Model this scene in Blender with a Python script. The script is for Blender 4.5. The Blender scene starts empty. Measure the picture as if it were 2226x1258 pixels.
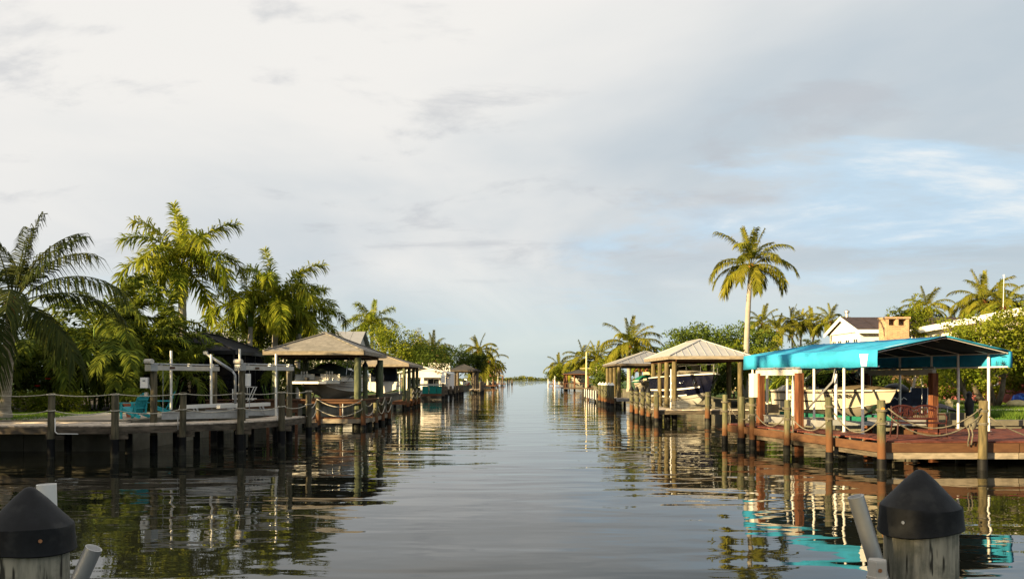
import bpy, math, random
import numpy as np
from mathutils import Vector, Matrix

random.seed(11)
rng = np.random.default_rng(11)
sc = bpy.context.scene
COL = sc.collection
R = math.radians

# ------------------------------------------------------------------ camera
F, CX, HY, H = 1720.0, 1113.0, 822.0, 2.4      # focal length, centre and horizon in photo pixels; eye height over the water
cam_d = bpy.data.cameras.new('camera')
cam = bpy.data.objects.new('camera', cam_d)
COL.objects.link(cam)
cam.location = (0, 0, H)
cam.rotation_euler = (R(90), 0, 0)
cam_d.sensor_width = 36
cam_d.lens = F / 2226 * 36
cam_d.shift_y = (HY - 629) / 2226
cam_d.clip_start = 0.1
cam_d.clip_end = 20000
sc.camera = cam

# ------------------------------------------------------------------ sun, sky, exposure
SUN_EL, SUN_AZ = R(13.0), R(35)                 # low, behind the camera and to its left
SUN = Vector((-math.cos(SUN_AZ) * math.cos(SUN_EL), -math.sin(SUN_AZ) * math.cos(SUN_EL), math.sin(SUN_EL)))
sun_d = bpy.data.lights.new('sun', 'SUN')
sun_d.energy = 5.0
sun_d.angle = R(0.5)
sun_d.color = (1.0, 0.76, 0.40)
sun = bpy.data.objects.new('sun', sun_d)
sun.rotation_euler = SUN.to_track_quat('Z', 'Y').to_euler()
sun.location = SUN * 60
COL.objects.link(sun)

sc.view_settings.view_transform = 'Standard'
sc.view_settings.look = 'None'
sc.view_settings.gamma = 1.0
sc.view_settings.use_curve_mapping = False
sc.view_settings.exposure = 1.6
sc.cycles.use_denoising = True
sc.cycles.max_bounces = 6
sc.cycles.transparent_max_bounces = 8
sc.cycles.caustics_reflective = False
sc.cycles.caustics_refractive = False
sc.cycles.sample_clamp_indirect = 6.0

world = bpy.data.worlds.new('World')
sc.world = world
world.use_nodes = True


class NT:
    """Small node tree helper."""
    def __init__(self, tree):
        self.t = tree
        tree.nodes.clear()

    def n(self, typ, ins=None, **kw):
        nd = self.t.nodes.new(typ)
        for k, v in kw.items():
            setattr(nd, k, v)
        for k, v in (ins or {}).items():
            s = nd.inputs[k]
            if hasattr(v, 'is_output') or isinstance(v, bpy.types.NodeSocket):
                self.t.links.new(v, s)
            else:
                s.default_value = v
        return nd

    def m(self, op, a, b=0.0, c=0.0, clamp=False):
        nd = self.n('ShaderNodeMath', operation=op, use_clamp=clamp)
        for i, v in enumerate((a, b, c)):
            if isinstance(v, bpy.types.NodeSocket):
                self.t.links.new(v, nd.inputs[i])
            else:
                nd.inputs[i].default_value = v
        return nd.outputs[0]

    def ramp(self, fac, lo, hi, a=0.0, b=1.0):
        nd = self.n('ShaderNodeMapRange', {'Value': fac, 'From Min': lo, 'From Max': hi, 'To Min': a, 'To Max': b},
                    interpolation_type='SMOOTHSTEP')
        return nd.outputs[0]

    def mix(self, fac, a, b, blend='MIX'):
        nd = self.n('ShaderNodeMix', data_type='RGBA', blend_type=blend)
        for s, v in ((nd.inputs[0], fac), (nd.inputs[6], a), (nd.inputs[7], b)):
            if isinstance(v, bpy.types.NodeSocket):
                self.t.links.new(v, s)
            else:
                s.default_value = v if not isinstance(v, tuple) or len(v) == 4 else (*v, 1)
        return nd.outputs[2]


def rgb(*c):
    return (*c, 1.0)


SKY1, SKY2, SKY3 = (3.1, -6.1, 0.0), (6.5, 8.4, 0.0), (7.53, 1.18, 0.0)      # where the cloud field lies
w = NT(world.node_tree)
sky = w.n('ShaderNodeTexSky', sky_type='NISHITA', sun_disc=False, sun_elevation=SUN_EL,
          sun_rotation=math.atan2(SUN.x, SUN.y), air_density=1.0, dust_density=1.6, ozone_density=1.2)
tc = w.n('ShaderNodeTexCoord')
nrm = w.n('ShaderNodeVectorMath', {0: tc.outputs['Generated']}, operation='NORMALIZE')
sep = w.n('ShaderNodeSeparateXYZ', {0: nrm.outputs[0]})
dx, dy, dz = sep.outputs
up = w.m('MAXIMUM', dz, 0.0)
den = w.m('ADD', up, 0.16)
plane = w.n('ShaderNodeCombineXYZ', {0: w.m('DIVIDE', dx, den), 1: w.m('DIVIDE', dy, den), 2: 0.0})
mp1 = w.n('ShaderNodeMapping', {'Vector': plane.outputs[0], 'Location': SKY1})
n1 = w.n('ShaderNodeTexNoise', {'Vector': mp1.outputs[0], 'Scale': 0.5, 'Detail': 6.0, 'Roughness': 0.5, 'Distortion': 0.7})
mp = w.n('ShaderNodeMapping', {'Vector': plane.outputs[0], 'Location': SKY2, 'Rotation': (0, 0, R(24)), 'Scale': (1.0, 1.5, 1)})
n2 = w.n('ShaderNodeTexNoise', {'Vector': mp.outputs[0], 'Scale': 1.7, 'Detail': 8.0, 'Roughness': 0.6, 'Distortion': 0.35})
mp3 = w.n('ShaderNodeMapping', {'Vector': plane.outputs[0], 'Location': SKY3, 'Rotation': (0, 0, R(-14)), 'Scale': (0.6, 1.0, 1)})
n3 = w.n('ShaderNodeTexNoise', {'Vector': mp3.outputs[0], 'Scale': 0.95, 'Detail': 9.0, 'Roughness': 0.62, 'Distortion': 0.3})
# the high veil is lit whiter on the sun's side and overhead, blue-grey away from it
lit = w.m('ADD', w.m('MULTIPLY', dx, -0.72), w.m('MULTIPLY', up, 1.0))
lit = w.m('ADD', lit, w.m('MULTIPLY', w.m('SUBTRACT', n1.outputs['Fac'], 0.5), 2.0))
lit = w.ramp(lit, -0.36, 0.66)
cloud = w.mix(lit, rgb(3.1, 3.7, 4.2), rgb(5.9, 5.78, 5.58))
wisp = w.ramp(n2.outputs['Fac'], 0.53, 0.68)
cloud = w.mix(w.m('MULTIPLY', wisp, w.ramp(up, 0.04, 0.2, 0.0, 0.55)), cloud, rgb(3.4, 3.55, 3.8))
# breaks in the veil show blue, their rims sunlit white
gap = w.ramp(n3.outputs['Fac'], 0.52, 0.62)
cloud = w.mix(w.m('MULTIPLY', gap, w.ramp(lit, 0.1, 0.8, 0.75, 0.0)), cloud, rgb(3.7, 5.0, 6.1))
bright = w.m('MULTIPLY', w.ramp(n3.outputs['Fac'], 0.60, 0.70), w.ramp(lit, 0.1, 0.8, 0.9, 0.1))
cloud = w.mix(bright, cloud, rgb(5.8, 6.0, 6.0))
# low over the water the veil opens to pale clear sky
clear = w.ramp(up, -0.02, 0.17, 0.85, 0.0)
veil = w.mix(0.7, sky.outputs[0], rgb(4.6, 5.6, 5.8))
final = w.mix(w.m('MULTIPLY', clear, w.ramp(bright, 0.0, 0.6, 1.0, 0.3)), cloud, veil)
bg = w.n('ShaderNodeBackground', {'Color': final, 'Strength': 0.05})
wo = w.n('ShaderNodeOutputWorld', {'Surface': bg.outputs[0]})


# ------------------------------------------------------------------ materials
MATS = {}


def M(name, col, rough=0.7, var=0.18, scale=4.0, bump=0.0, bscale=None, metal=0.0, stretch=(1, 1, 1), col2=None,
      spec=0.18, rnd=0.12, detail=4.0, zgrad=None, streak=None):
    """Principled material: two-tone noise, per-object brightness jitter, optional stain by height (zgrad = z0, z1, colour)."""
    if name in MATS:
        return MATS[name]
    mt = bpy.data.materials.new(name)
    mt.use_nodes = True
    t = NT(mt.node_tree)
    tcn = t.n('ShaderNodeTexCoord')
    mpn = t.n('ShaderNodeMapping', {'Vector': tcn.outputs['Object'], 'Scale': stretch})
    oi = t.n('ShaderNodeObjectInfo')
    off = t.n('ShaderNodeVectorMath', {0: mpn.outputs[0]}, operation='ADD')
    sc3 = t.n('ShaderNodeCombineXYZ', {0: t.m('MULTIPLY', oi.outputs['Random'], 37.0), 1: t.m('MULTIPLY', oi.outputs['Random'], 11.0), 2: 0.0})
    t.t.links.new(sc3.outputs[0], off.inputs[1])
    nz = t.n('ShaderNodeTexNoise', {'Vector': off.outputs[0], 'Scale': scale, 'Detail': detail, 'Roughness': 0.6})
    a = tuple(max(0, c * (1 - var)) for c in col)
    b = tuple(min(1, c * (1 + var)) for c in col) if col2 is None else col2
    fac = t.ramp(nz.outputs['Fac'], 0.32, 0.68)
    c = t.mix(fac, rgb(*a), rgb(*b))
    if streak:
        ns = t.n('ShaderNodeTexNoise', {'Vector': off.outputs[0], 'Scale': scale * streak[0], 'Detail': 3.0, 'Roughness': 0.5})
        c = t.mix(t.m('MULTIPLY', t.ramp(ns.outputs['Fac'], 0.5, 0.68), streak[1]), c, rgb(*streak[2]))
    if zgrad:
        sp = t.n('ShaderNodeSeparateXYZ', {0: tcn.outputs['Object']})
        zz = t.m('ADD', sp.outputs[2], t.m('MULTIPLY', t.m('SUBTRACT', nz.outputs['Fac'], 0.5), 0.55))
        zz = t.m('ADD', zz, t.m('MULTIPLY', t.m('SUBTRACT', oi.outputs['Random'], 0.5), 0.3))
        c = t.mix(t.ramp(zz, zgrad[1], zgrad[0], 1.0, 0.0), c, rgb(*zgrad[2]))
    if rnd:
        k = t.m('ADD', t.m('MULTIPLY', oi.outputs['Random'], 2 * rnd), 1 - rnd)
        hsv = t.n('ShaderNodeHueSaturation', {'Value': k, 'Color': c})
        c = hsv.outputs[0]
    p = t.n('ShaderNodeBsdfPrincipled', {'Base Color': c, 'Roughness': rough, 'Metallic': metal, 'Specular IOR Level': spec})
    if bump:
        nb = t.n('ShaderNodeTexNoise', {'Vector': off.outputs[0], 'Scale': bscale or scale * 4, 'Detail': 5.0})
        bp = t.n('ShaderNodeBump', {'Height': nb.outputs['Fac'], 'Strength': 0.6, 'Distance': bump})
        t.t.links.new(bp.outputs[0], p.inputs['Normal'])
    t.n('ShaderNodeOutputMaterial', {'Surface': p.outputs[0]})
    MATS[name] = mt
    return mt


def LEAF(name, col, col2, trans=0.35, scale=0.5, rough=0.65, rnd=0.2, spec=0.07):
    """Foliage: two greens by clump, light passing through the blade."""
    if name in MATS:
        return MATS[name]
    mt = bpy.data.materials.new(name)
    mt.use_nodes = True
    t = NT(mt.node_tree)
    geo = t.n('ShaderNodeNewGeometry')
    oi = t.n('ShaderNodeObjectInfo')
    nz = t.n('ShaderNodeTexNoise', {'Vector': geo.outputs['Position'], 'Scale': scale, 'Detail': 3.0})
    isl = geo.outputs['Random Per Island']
    f = t.m('ADD', t.m('MULTIPLY', nz.outputs['Fac'], 0.7), t.m('MULTIPLY', isl, 0.3))
    c = t.mix(t.ramp(f, 0.3, 0.7), rgb(*col), rgb(*col2))
    k = t.m('ADD', t.m('MULTIPLY', oi.outputs['Random'], 2 * rnd), 1 - rnd)
    hs = t.n('ShaderNodeHueSaturation', {'Value': k, 'Color': c})
    p = t.n('ShaderNodeBsdfPrincipled', {'Base Color': hs.outputs[0], 'Roughness': rough, 'Specular IOR Level': spec})
    tr = t.n('ShaderNodeBsdfTranslucent', {'Color': hs.outputs[0]})
    mx = t.n('ShaderNodeMixShader', {0: trans, 1: p.outputs[0], 2: tr.outputs[0]})
    t.n('ShaderNodeOutputMaterial', {'Surface': mx.outputs[0]})
    MATS[name] = mt
    return mt


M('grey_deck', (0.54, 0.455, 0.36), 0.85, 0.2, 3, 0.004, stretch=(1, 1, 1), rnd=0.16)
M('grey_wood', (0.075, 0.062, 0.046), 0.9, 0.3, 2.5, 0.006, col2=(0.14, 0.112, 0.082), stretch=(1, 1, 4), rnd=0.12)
M('piling', (0.065, 0.06, 0.038), 0.9, 0.3, 5, 0.008, col2=(0.125, 0.105, 0.065), stretch=(2.5, 2.5, 0.35), rnd=0.2)
M('green_piling', (0.065, 0.085, 0.05), 0.85, 0.3, 4, 0.006, col2=(0.13, 0.14, 0.075), stretch=(2.5, 2.5, 0.35), rnd=0.2)
M('stained_piling', (0.075, 0.08, 0.045), 0.85, 0.3, 5, 0.008, col2=(0.14, 0.13, 0.07), stretch=(2.5, 2.5, 0.35), rnd=0.18,
  zgrad=(0.95, 0.5, (0.13, 0.058, 0.025)))
M('gold_piling', (0.095, 0.078, 0.04), 0.85, 0.3, 5, 0.008, col2=(0.16, 0.125, 0.06), stretch=(2.5, 2.5, 0.35), rnd=0.15)
M('lift_wood', (0.11, 0.038, 0.018), 0.7, 0.3, 5, 0.008, col2=(0.17, 0.065, 0.028), stretch=(3, 3, 0.3))
M('wrap', (0.006, 0.006, 0.0065), 0.6, 0.3, 4, 0.004, spec=0.15, zgrad=(0.16, 0.02, (0.035, 0.034, 0.026)))
M('cap_black', (0.0065, 0.007, 0.008), 0.6, 0.3, 22, 0.0012, bscale=260, rnd=0, spec=0.22, streak=(0.6, 0.7, (0.024, 0.024, 0.023)))
M('cap_white', (0.75, 0.74, 0.7), 0.5)
M('red_deck', (0.105, 0.03, 0.022), 0.75, 0.28, 3, 0.004, col2=(0.16, 0.05, 0.034), rnd=0.22)
M('orange_wood', (0.135, 0.066, 0.032), 0.75, 0.25, 3, 0.005, col2=(0.075, 0.036, 0.019), stretch=(1, 1, 4), rnd=0.15)
M('brown_wood', (0.13, 0.058, 0.03), 0.75, 0.25, 3, 0.005, stretch=(1, 1, 3), rnd=0.18)
M('pale_wood', (0.24, 0.20, 0.15), 0.8, 0.25, 3, 0.005, stretch=(1, 1, 4), rnd=0.1)
M('white_paint', (0.80, 0.78, 0.74), 0.5, 0.05, 3, rnd=0.03)
M('white_pvc', (0.70, 0.68, 0.63), 0.4, 0.04, 6, rnd=0.03, spec=0.5)
M('cream_gel', (0.50, 0.445, 0.345), 0.25, 0.05, 2, rnd=0.0, spec=0.5)
M('white_gel', (0.80, 0.77, 0.70), 0.25, 0.05, 2, rnd=0.0, spec=0.5)
M('hull_bottom', (0.55, 0.51, 0.42), 0.5, 0.12, 2, rnd=0)
M('navy_gel', (0.004, 0.005, 0.014), 0.15, 0.2, 2, rnd=0, spec=0.6)
M('dark_stripe', (0.03, 0.026, 0.026), 0.6)
M('letter_black', (0.008, 0.008, 0.008), 0.7, 0.1)
M('navy_canvas', (0.012, 0.017, 0.03), 0.85, 0.3, 3, 0.004)
M('green_canvas', (0.012, 0.13, 0.085), 0.85, 0.2, 3, 0.004)
M('olive_canvas', (0.035, 0.05, 0.04), 0.85, 0.3, 2, 0.006)
M('tan_canvas', (0.17, 0.13, 0.08), 0.85, 0.2, 2, 0.006)
M('black_plastic', (0.015, 0.015, 0.016), 0.45, 0.2, 4)
M('grey_metal', (0.32, 0.33, 0.34), 0.45, 0.15, 4, metal=0.6)
M('aluminium', (0.40, 0.40, 0.39), 0.42, 0.12, 6, metal=0.55, streak=(0.6, 0.35, (0.3, 0.3, 0.31)))
M('chrome', (0.75, 0.75, 0.75), 0.2, 0.05, 4, metal=1.0)
M('beam_white', (0.47, 0.44, 0.39), 0.5, 0.1, 4, rnd=0.04, streak=(1.2, 0.4, (0.45, 0.38, 0.3)))
M('pale_blue_canvas', (0.45, 0.58, 0.62), 0.8, 0.1, 3)
M('rope', (0.46, 0.41, 0.32), 0.9, 0.2, 14, 0.004, bscale=60)
M('old_rope', (0.13, 0.115, 0.085), 0.9, 0.25, 14, 0.004, bscale=60)
M('concrete', (0.13, 0.12, 0.09), 0.9, 0.25, 0.8, 0.006, streak=(1.5, 0.6, (0.07, 0.065, 0.05)))
M('walkway', (0.62, 0.60, 0.56), 0.9, 0.1, 1.5, 0.004)
M('gravel', (0.62, 0.60, 0.55), 0.95, 0.3, 30, 0.02)
M('mulch', (0.05, 0.04, 0.025), 0.95, 0.4, 4, 0.02)
M('grass_ground', (0.045, 0.095, 0.02), 0.95, 0.3, 1.2, 0.02, col2=(0.09, 0.15, 0.03), rnd=0)
M('scrub_ground', (0.06, 0.07, 0.03), 0.95, 0.3, 0.3, 0.02, rnd=0)
M('turquoise_paint', (0.03, 0.33, 0.38), 0.5, 0.12, 3, rnd=0.06)
M('terracotta', (0.42, 0.15, 0.09), 0.8, 0.15, 6)
M('teal_box', (0.01, 0.20, 0.17), 0.5, 0.15, 2)
M('metal_roof', (0.37, 0.365, 0.36), 0.42, 0.07, 1.5, rnd=0.04, metal=0.15, spec=0.5)
M('metal_roof_grey', (0.24, 0.24, 0.245), 0.45, 0.08, 1.5, rnd=0.04, metal=0.15, spec=0.5)
M('clay_tile', (0.42, 0.16, 0.08), 0.85, 0.25, 3, 0.02)
M('brown_roof', (0.045, 0.03, 0.028), 0.6, 0.25, 2, rnd=0.12)
M('white_stucco', (0.78, 0.71, 0.65), 0.85, 0.05, 2, 0.004, rnd=0)
M('grey_stucco', (0.50, 0.49, 0.47), 0.85, 0.06, 2, 0.004, rnd=0)
M('yellow_stucco', (0.62, 0.50, 0.28), 0.85, 0.06, 2, 0.004, rnd=0)
M('pink_stucco', (0.26, 0.08, 0.075), 0.85, 0.1, 1.5, 0.004, rnd=0.06)
M('pane', (0.02, 0.025, 0.03), 0.08, 0.2, 1, spec=0.6)
M('screen', (0.012, 0.012, 0.014), 0.8, 0.3, 3)
M('screen_roof', (0.022, 0.022, 0.026), 0.8, 0.2, 3)
M('bench_red', (0.038, 0.010, 0.009), 0.55, 0.2, 5)
M('box_grey', (0.44, 0.41, 0.36), 0.55, 0.08, 8, rnd=0)
M('blue_tarp', (0.01, 0.05, 0.32), 0.5, 0.2, 3)
M('lamp_white', (0.82, 0.80, 0.74), 0.35, 0.03, 3)
M('kayak_grey', (0.07, 0.06, 0.065), 0.6, 0.2, 2)
M('yellow_stone', (0.66, 0.55, 0.30), 0.8, 0.15, 6)
M('copper', (0.55, 0.25, 0.12), 0.45, metal=0.8)
M('orange_disc', (0.85, 0.30, 0.04), 0.5)
M('palm_trunk', (0.30, 0.26, 0.20), 0.9, 0.2, 2.0, 0.02, stretch=(1, 1, 5), col2=(0.42, 0.37, 0.29))
M('royal_trunk', (0.40, 0.37, 0.32), 0.85, 0.15, 1.5, 0.015, stretch=(1, 1, 4), col2=(0.30, 0.27, 0.23))
M('crownshaft', (0.12, 0.20, 0.04), 0.45, 0.25, 3)
M('palm_boot', (0.30, 0.12, 0.04), 0.9, 0.35, 6, 0.02)
M('bark', (0.14, 0.115, 0.085), 0.9, 0.3, 4, 0.02, stretch=(2, 2, 0.5))
M('pale_bark', (0.42, 0.38, 0.32), 0.9, 0.2, 3, 0.01)
M('coconut', (0.30, 0.26, 0.05), 0.6, 0.2, 5)
M('hibiscus', (0.6, 0.02, 0.02), 0.6, 0.1, 4)
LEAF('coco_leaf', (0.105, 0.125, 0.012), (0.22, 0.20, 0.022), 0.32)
LEAF('coco_leaf_shaded', (0.026, 0.040, 0.010), (0.060, 0.068, 0.015), 0.26)  # coconut green lowered so the left garden's shade sits in the colour
LEAF('royal_leaf', (0.13, 0.18, 0.014), (0.26, 0.265, 0.024), 0.38)
LEAF('dead_frond', (0.20, 0.12, 0.05), (0.30, 0.19, 0.08), 0.2)
LEAF('areca_leaf', (0.055, 0.085, 0.012), (0.15, 0.17, 0.018), 0.34)
LEAF('tree_leaf', (0.055, 0.090, 0.014), (0.115, 0.155, 0.022), 0.28)
LEAF('dark_leaf', (0.026, 0.046, 0.010), (0.068, 0.094, 0.015), 0.28)  # deep green, lowered further to carry the shade among the plants
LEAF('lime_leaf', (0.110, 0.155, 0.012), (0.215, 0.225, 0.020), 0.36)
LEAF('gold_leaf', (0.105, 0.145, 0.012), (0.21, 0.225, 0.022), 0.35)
LEAF('pine_leaf', (0.13, 0.125, 0.05), (0.20, 0.18, 0.07), 0.2)
LEAF('grass_blade', (0.06, 0.12, 0.018), (0.14, 0.21, 0.03), 0.3, scale=1.5)
LEAF('mangrove_leaf', (0.10, 0.125, 0.02), (0.19, 0.19, 0.03), 0.25, scale=0.05)


def canvas_mat(name, col, trans=0.12):
    mt = bpy.data.materials.new(name)
    mt.use_nodes = True
    t = NT(mt.node_tree)
    tcn = t.n('ShaderNodeTexCoord')
    nz = t.n('ShaderNodeTexNoise', {'Vector': tcn.outputs['Object'], 'Scale': 1.3, 'Detail': 5.0})
    c = t.mix(t.ramp(nz.outputs['Fac'], 0.3, 0.7), rgb(*[x * 0.8 for x in col]), rgb(*[min(1, x * 1.12) for x in col]))
    mpf = t.n('ShaderNodeMapping', {'Vector': tcn.outputs['Object'], 'Scale': (0.6, 0.6, 3.0)})
    nf = t.n('ShaderNodeTexNoise', {'Vector': mpf.outputs[0], 'Scale': 2.6, 'Detail': 7.0, 'Roughness': 0.7})
    c = t.mix(t.m('MULTIPLY', t.ramp(nf.outputs['Fac'], 0.5, 0.72), 0.3), c, rgb(*[x * 0.5 + 0.03 for x in col]))
    p = t.n('ShaderNodeBsdfPrincipled', {'Base Color': c, 'Roughness': 0.8, 'Specular IOR Level': 0.2})
    nb = t.n('ShaderNodeTexNoise', {'Vector': tcn.outputs['Object'], 'Scale': 2.2, 'Detail': 3.0})
    bp = t.n('ShaderNodeBump', {'Height': nb.outputs['Fac'], 'Strength': 0.8, 'Distance': 0.05})
    t.t.links.new(bp.outputs[0], p.inputs['Normal'])
    tr = t.n('ShaderNodeBsdfTranslucent', {'Color': c})
    mx = t.n('ShaderNodeMixShader', {0: trans, 1: p.outputs[0], 2: tr.outputs[0]})
    t.n('ShaderNodeOutputMaterial', {'Surface': mx.outputs[0]})
    MATS[name] = mt


def shingle_mat(name, col, dark):
    """Asphalt shingles: courses and tabs in relief, weather streaks and mildew down the slope."""
    mt = bpy.data.materials.new(name)
    mt.use_nodes = True
    t = NT(mt.node_tree)
    tcn = t.n('ShaderNodeTexCoord')
    sp = t.n('ShaderNodeSeparateXYZ', {0: tcn.outputs['Object']})
    u = t.m('ADD', sp.outputs[0], sp.outputs[1])
    cb = t.n('ShaderNodeCombineXYZ', {0: u, 1: sp.outputs[2], 2: 0.0})
    bk = t.n('ShaderNodeTexBrick', {'Vector': cb.outputs[0], 'Scale': 1.0, 'Color1': rgb(*[c * .82 for c in col]), 'Color2': rgb(*[c * 1.12 for c in col]),
                                    'Mortar': rgb(*dark), 'Brick Width': 0.32, 'Row Height': 0.055, 'Mortar Size': 0.006})
    nz = t.n('ShaderNodeTexNoise', {'Vector': tcn.outputs['Object'], 'Scale': 0.9, 'Detail': 6.0, 'Roughness': 0.65})
    mps = t.n('ShaderNodeMapping', {'Vector': tcn.outputs['Object'], 'Scale': (2.2, 2.2, 0.35)})
    ns = t.n('ShaderNodeTexNoise', {'Vector': mps.outputs[0], 'Scale': 1.6, 'Detail': 4.0})
    c = t.mix(t.m('MULTIPLY', t.ramp(nz.outputs['Fac'], 0.42, 0.68), 0.55), bk.outputs[0], rgb(*dark))
    c = t.mix(t.m('MULTIPLY', t.ramp(ns.outputs['Fac'], 0.52, 0.7), 0.45), c, rgb(*dark))
    p = t.n('ShaderNodeBsdfPrincipled', {'Base Color': c, 'Roughness': 0.95, 'Specular IOR Level': 0.15})
    bp = t.n('ShaderNodeBump', {'Height': bk.outputs['Fac'], 'Strength': 0.5, 'Distance': -0.012})
    t.t.links.new(bp.outputs[0], p.inputs['Normal'])
    t.n('ShaderNodeOutputMaterial', {'Surface': p.outputs[0]})
    MATS[name] = mt


shingle_mat('tan_shingle', (0.27, 0.245, 0.215), (0.12, 0.115, 0.10))
shingle_mat('tan_shingle_light', (0.34, 0.28, 0.20), (0.2, 0.17, 0.13))
shingle_mat('dark_shingle', (0.075, 0.07, 0.07), (0.035, 0.035, 0.035))
shingle_mat('red_shingle', (0.20, 0.045, 0.04), (0.08, 0.03, 0.03))
M('underside_shade', (0.008, 0.018, 0.028), 0.9, 0.2, 2)  # near-black blue that holds the shade under the canopy roof
canvas_mat('teal_canvas', (0.03, 0.30, 0.50), 0.0)


def glass_mat():
    mt = bpy.data.materials.new('windscreen')
    mt.use_nodes = True
    t = NT(mt.node_tree)
    tr = t.n('ShaderNodeBsdfTransparent', {'Color': rgb(0.16, 0.21, 0.17)})
    gl = t.n('ShaderNodeBsdfGlossy', {'Color': rgb(0.9, 0.9, 0.9), 'Roughness': 0.03})
    fr = t.n('ShaderNodeFresnel', {'IOR': 1.5})
    mx = t.n('ShaderNodeMixShader', {0: fr.outputs[0], 1: tr.outputs[0], 2: gl.outputs[0]})
    t.n('ShaderNodeOutputMaterial', {'Surface': mx.outputs[0]})
    MATS['windscreen'] = mt


glass_mat()


def screen_mesh_mat():
    """Insect screen: dark mesh that lets some of what is behind show."""
    mt = bpy.data.materials.new('screen_mesh')
    mt.use_nodes = True
    t = NT(mt.node_tree)
    tr = t.n('ShaderNodeBsdfTransparent', {'Color': rgb(1, 1, 1)})
    df = t.n('ShaderNodeBsdfDiffuse', {'Color': rgb(0.012, 0.012, 0.014)})
    mx = t.n('ShaderNodeMixShader', {0: 0.82, 1: tr.outputs[0], 2: df.outputs[0]})
    t.n('ShaderNodeOutputMaterial', {'Surface': mx.outputs[0]})
    MATS['screen_mesh'] = mt


screen_mesh_mat()


def brick_mat():
    mt = bpy.data.materials.new('chimney_brick')
    mt.use_nodes = True
    t = NT(mt.node_tree)
    tcn = t.n('ShaderNodeTexCoord')
    sp = t.n('ShaderNodeSeparateXYZ', {0: tcn.outputs['Object']})
    u = t.m('ADD', sp.outputs[0], sp.outputs[1])
    cb = t.n('ShaderNodeCombineXYZ', {0: u, 1: sp.outputs[2], 2: 0.0})
    bk = t.n('ShaderNodeTexBrick', {'Vector': cb.outputs[0], 'Scale': 1.0, 'Color1': rgb(0.26, 0.12, 0.06), 'Color2': rgb(0.42, 0.26, 0.12),
                                    'Mortar': rgb(0.45, 0.38, 0.28), 'Brick Width': 0.22, 'Row Height': 0.075, 'Mortar Size': 0.008})
    p = t.n('ShaderNodeBsdfPrincipled', {'Base Color': bk.outputs[0], 'Roughness': 0.9})
    t.n('ShaderNodeOutputMaterial', {'Surface': p.outputs[0]})
    MATS['chimney_brick'] = mt


brick_mat()


def water_mat():
    mt = bpy.data.materials.new('canal_water')
    mt.use_nodes = True
    t = NT(mt.node_tree)
    geo = t.n('ShaderNodeNewGeometry')
    pos = geo.outputs['Position']
    m1 = t.n('ShaderNodeMapping', {'Vector': pos, 'Rotation': (0, 0, R(8)), 'Scale': (0.42, 1.25, 1)})
    a = t.n('ShaderNodeTexNoise', {'Vector': m1.outputs[0], 'Scale': 0.75, 'Detail': 1.6, 'Roughness': 0.42, 'Distortion': 0.35})
    m2 = t.n('ShaderNodeMapping', {'Vector': pos, 'Rotation': (0, 0, R(-14)), 'Scale': (0.7, 1.5, 1)})
    b = t.n('ShaderNodeTexNoise', {'Vector': m2.outputs[0], 'Scale': 2.6, 'Detail': 1.5, 'Roughness': 0.4})
    m3 = t.n('ShaderNodeMapping', {'Vector': pos, 'Scale': (0.12, 0.22, 1)})
    g = t.n('ShaderNodeTexNoise', {'Vector': m3.outputs[0], 'Scale': 0.8, 'Detail': 2.0})
    calm = t.ramp(g.outputs['Fac'], 0.35, 0.65, 0.55, 1.25)
    hgt = t.m('ADD', t.m('MULTIPLY', a.outputs['Fac'], 0.031), t.m('MULTIPLY', b.outputs['Fac'], 0.0028))
    hgt = t.m('MULTIPLY', hgt, calm)
    bp = t.n('ShaderNodeBump', {'Height': hgt, 'Strength': 1.0, 'Distance': 1.0})
    p = t.n('ShaderNodeBsdfPrincipled', {'Base Color': rgb(0.010, 0.011, 0.008), 'Roughness': 0.015, 'IOR': 1.333,
                                         'Specular IOR Level': 0.5, 'Normal': bp.outputs[0]})
    t.n('ShaderNodeOutputMaterial', {'Surface': p.outputs[0]})
    MATS['canal_water'] = mt


water_mat()


# ------------------------------------------------------------------ building helpers
def V(*a):
    return Vector(a)


def at(px, py, Y):
    return V((px - CX) / F * Y, Y, H - (py - HY) / F * Y)


def gd(px, py, z):
    return at(px, py, (H - z) * F / (py - HY))


def root_loc(o):
    while o.parent is not None:
        o = o.parent
    return o.location


def link(name, me, mat=None, parent=None, loc=None):
    o = bpy.data.objects.new(name, me)
    COL.objects.link(o)
    if parent is not None:
        o.parent = parent
    if mat is not None and me is not None and not me.materials:
        me.materials.append(MATS[mat])
    if loc is not None:
        o.location = loc
    return o


def thing(name, label, cat, loc=(0, 0, 0), rz=0.0, group=None):
    o = bpy.data.objects.new(name, None)
    o.empty_display_size = 0.2
    COL.objects.link(o)
    o.location = loc
    o.rotation_euler = (0, 0, rz)
    return tag(o, label, cat, group)


def tag(o, label=None, cat=None, group=None, kind=None):
    if label:
        o['label'] = label
    if cat:
        o['category'] = cat
    if group:
        o['group'] = group
    if kind:
        o['kind'] = kind
    return o


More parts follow.
